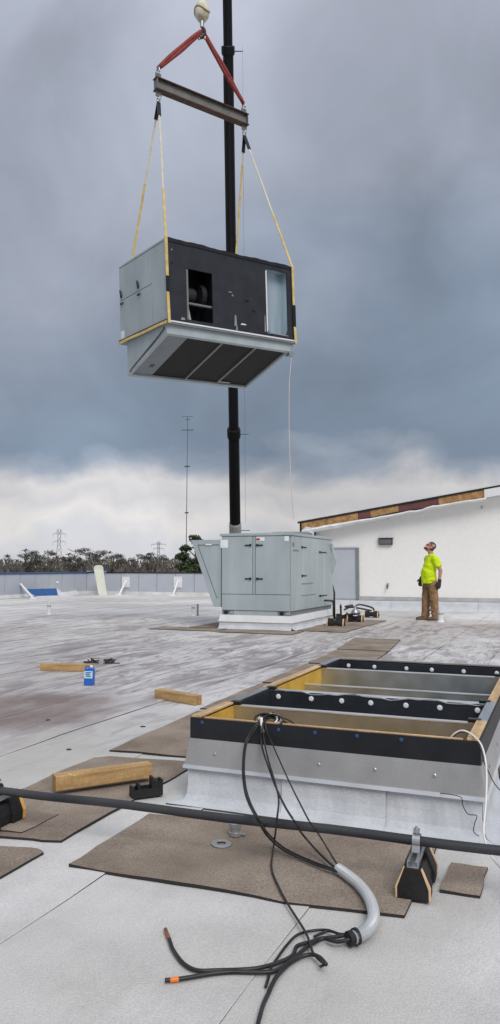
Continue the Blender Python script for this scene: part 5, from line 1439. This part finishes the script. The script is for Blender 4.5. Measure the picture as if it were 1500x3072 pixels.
# the nearer pine beside the unit
def pine(px, py, Y, label, seed):
    rng = random.Random(seed); tp_ = A(px, py, Y); h = tp_.z + 6
    t = thing('pine_tree', label, 'tree', (tp_.x, Y, -6))
    tr_, cw_ = MB(), MB()
    tr_.tube([(0, 0, 0), (.1, 0, h * .5), (0, 0, h * .97)], [.2, .15, .05], 8)
    tuf = [(.15, 0, h - .35, .75), (-.75, .2, h - 1.1, .55), (-.9, -.1, h - 1.7, .75), (.55, .1, h - 1.2, .8), (-.3, .3, h - 2.3, .9), (.9, 0, h - 2.1, .9), (-1.0, 0, h - 2.7, .7), (.2, -.2, h - 3.0, 1.0), (-.5, .1, h - 3.7, .9), (.8, .2, h - 3.8, .9), (0, 0, h - 4.6, 1.0)]
    for (x, y, z, s) in tuf:
        tr_.tube(cr([(0, 0, z - .7), (x * .6, y * .6, z - .25), (x, y, z)], 3), [.06, .05, .05, .04, .04, .03, .02], 5)
        for j in range(5):
            leaf_cloud(cw_, rng, (x + rng.uniform(-.5, .5) * s, y + rng.uniform(-.4, .4) * s, z + rng.uniform(-.3, .3) * s), (s * .62, s * .62, s * .42), int(100 * s), .12)
    tr_.build('trunk', 'bark', t); cw_.build('crown', 'leaf_pine', t)
pine(586, 1604, 62, 'green pine showing beside the slanted hood of the grey unit', 8)
# brush and trunks that read as one mass
rng = random.Random(17); bm_ = MB()
for _ in range(34000):
    x = rng.uniform(-75, 45); y = rng.uniform(112, 160)
    hmax = 8.1 + .35 * math.sin(x * .35) + .5 * math.sin(x * 1.1)
    z = -6 + hmax * (rng.random() ** .6)
    a = Vector((rng.uniform(-.35, .35), rng.uniform(-.3, .3), 1)).normalized(); q = Vector((rng.uniform(-1, 1), rng.uniform(-1, 1), 0)).normalized()
    l, w = rng.uniform(.15, .55), rng.uniform(.05, .2)
    p_ = Vector((x, y, z))
    bm_.add([p_ - a * l, p_ + q * w, p_ + a * l, p_ - q * w], [(0, 1, 2, 3)])
for _ in range(260):
    x = rng.uniform(-75, 45); y = rng.uniform(110, 125); h = rng.uniform(5.5, 8.5)
    bm_.tube([(x, y, -6), (x + rng.uniform(-.5, .5), y, -6 + h)], [.12, .03], 4)
tag(bm_.build('brushwood', 'brush'), 'dense grey brown brush along the far tree line', 'brush', kind='stuff')
# radio mast
ms = A(557, 1700, 62); mt_top = A(563, 1249, 62)
t = thing('antenna_mast', 'slim tall antenna mast rising over the pine', 'mast', (ms.x, 62, -6))
dd = mt_top - Vector((ms.x, 62, -6))
MB().tube([dd * 0, dd * .5, dd], [.042, .034, .022], 6).build('pole', 'mast', t)
for py, w_, r_ in ((1250, .45, .02), (1290, .5, .035), (1399, .22, .06), (1538, .16, .06), (1258, .18, .03)):
    z = A(560, py, 62).z + 6; f = z / dd.z
    MB().tube([dd * f + Vector((-w_, 0, 0)), dd * f + Vector((w_, 0, 0))], r_, 6).build('cross_arm', 'mast', t)
# lattice pylons
def pylon(px, py, Y, label, arms):
    tp_ = A(px, py, Y); h = tp_.z + 6
    t = thing('power_pylon', label, 'pylon', (tp_.x, Y, -6), R(12), 'lattice pylons on the skyline')
    m_ = MB(); wb, wt = h * .11, h * .028
    lev = [h * k / 9 for k in range(10)]
    def wd(z): return wb + (wt - wb) * min(1, z / (h * .72))
    r_ = .10 * Y / 350
    for sx in (1, -1):
        for sy in (1, -1):
            m_.tube([(sx * wd(z), sy * wd(z), z) for z in lev], r_, 4)
    for a, b in zip(lev[:-1], lev[1:]):
        for (x0_, y0_, x1_, y1_) in ((-1, -1, 1, -1), (-1, 1, 1, 1), (-1, -1, -1, 1), (1, -1, 1, 1)):
            m_.tube([(x0_ * wd(a), y0_ * wd(a), a), (x1_ * wd(b), y1_ * wd(b), b)], r_ * .7, 4)
            m_.tube([(x1_ * wd(a), y1_ * wd(a), a), (x0_ * wd(b), y0_ * wd(b), b)], r_ * .7, 4)
    m_.build('lattice', 'pylon', t)
    for f, w_ in arms:
        z = h * f
        m_ = MB(); m_.tube([(-w_, 0, z), (0, 0, z + .8), (w_, 0, z)], r_ * .9, 4).tube([(-w_, 0, z), (w_, 0, z)], r_ * .9, 4)
        for s in (1, -1): m_.tube([(s * w_, 0, z), (s * w_, 0, z - 1.6)], r_ * .8, 4)
        m_.build('cross_arm', 'pylon', t)
pylon(178, 1591, 350, 'larger lattice power pylon above the tree line', ((1.0, 1.2), (.93, 2.8), (.78, 2.8)))
pylon(476, 1627, 520, 'smaller distant lattice power pylon near the antenna mast', ((1.0, 1.2), (.94, 5.0), (.82, 3.6)))
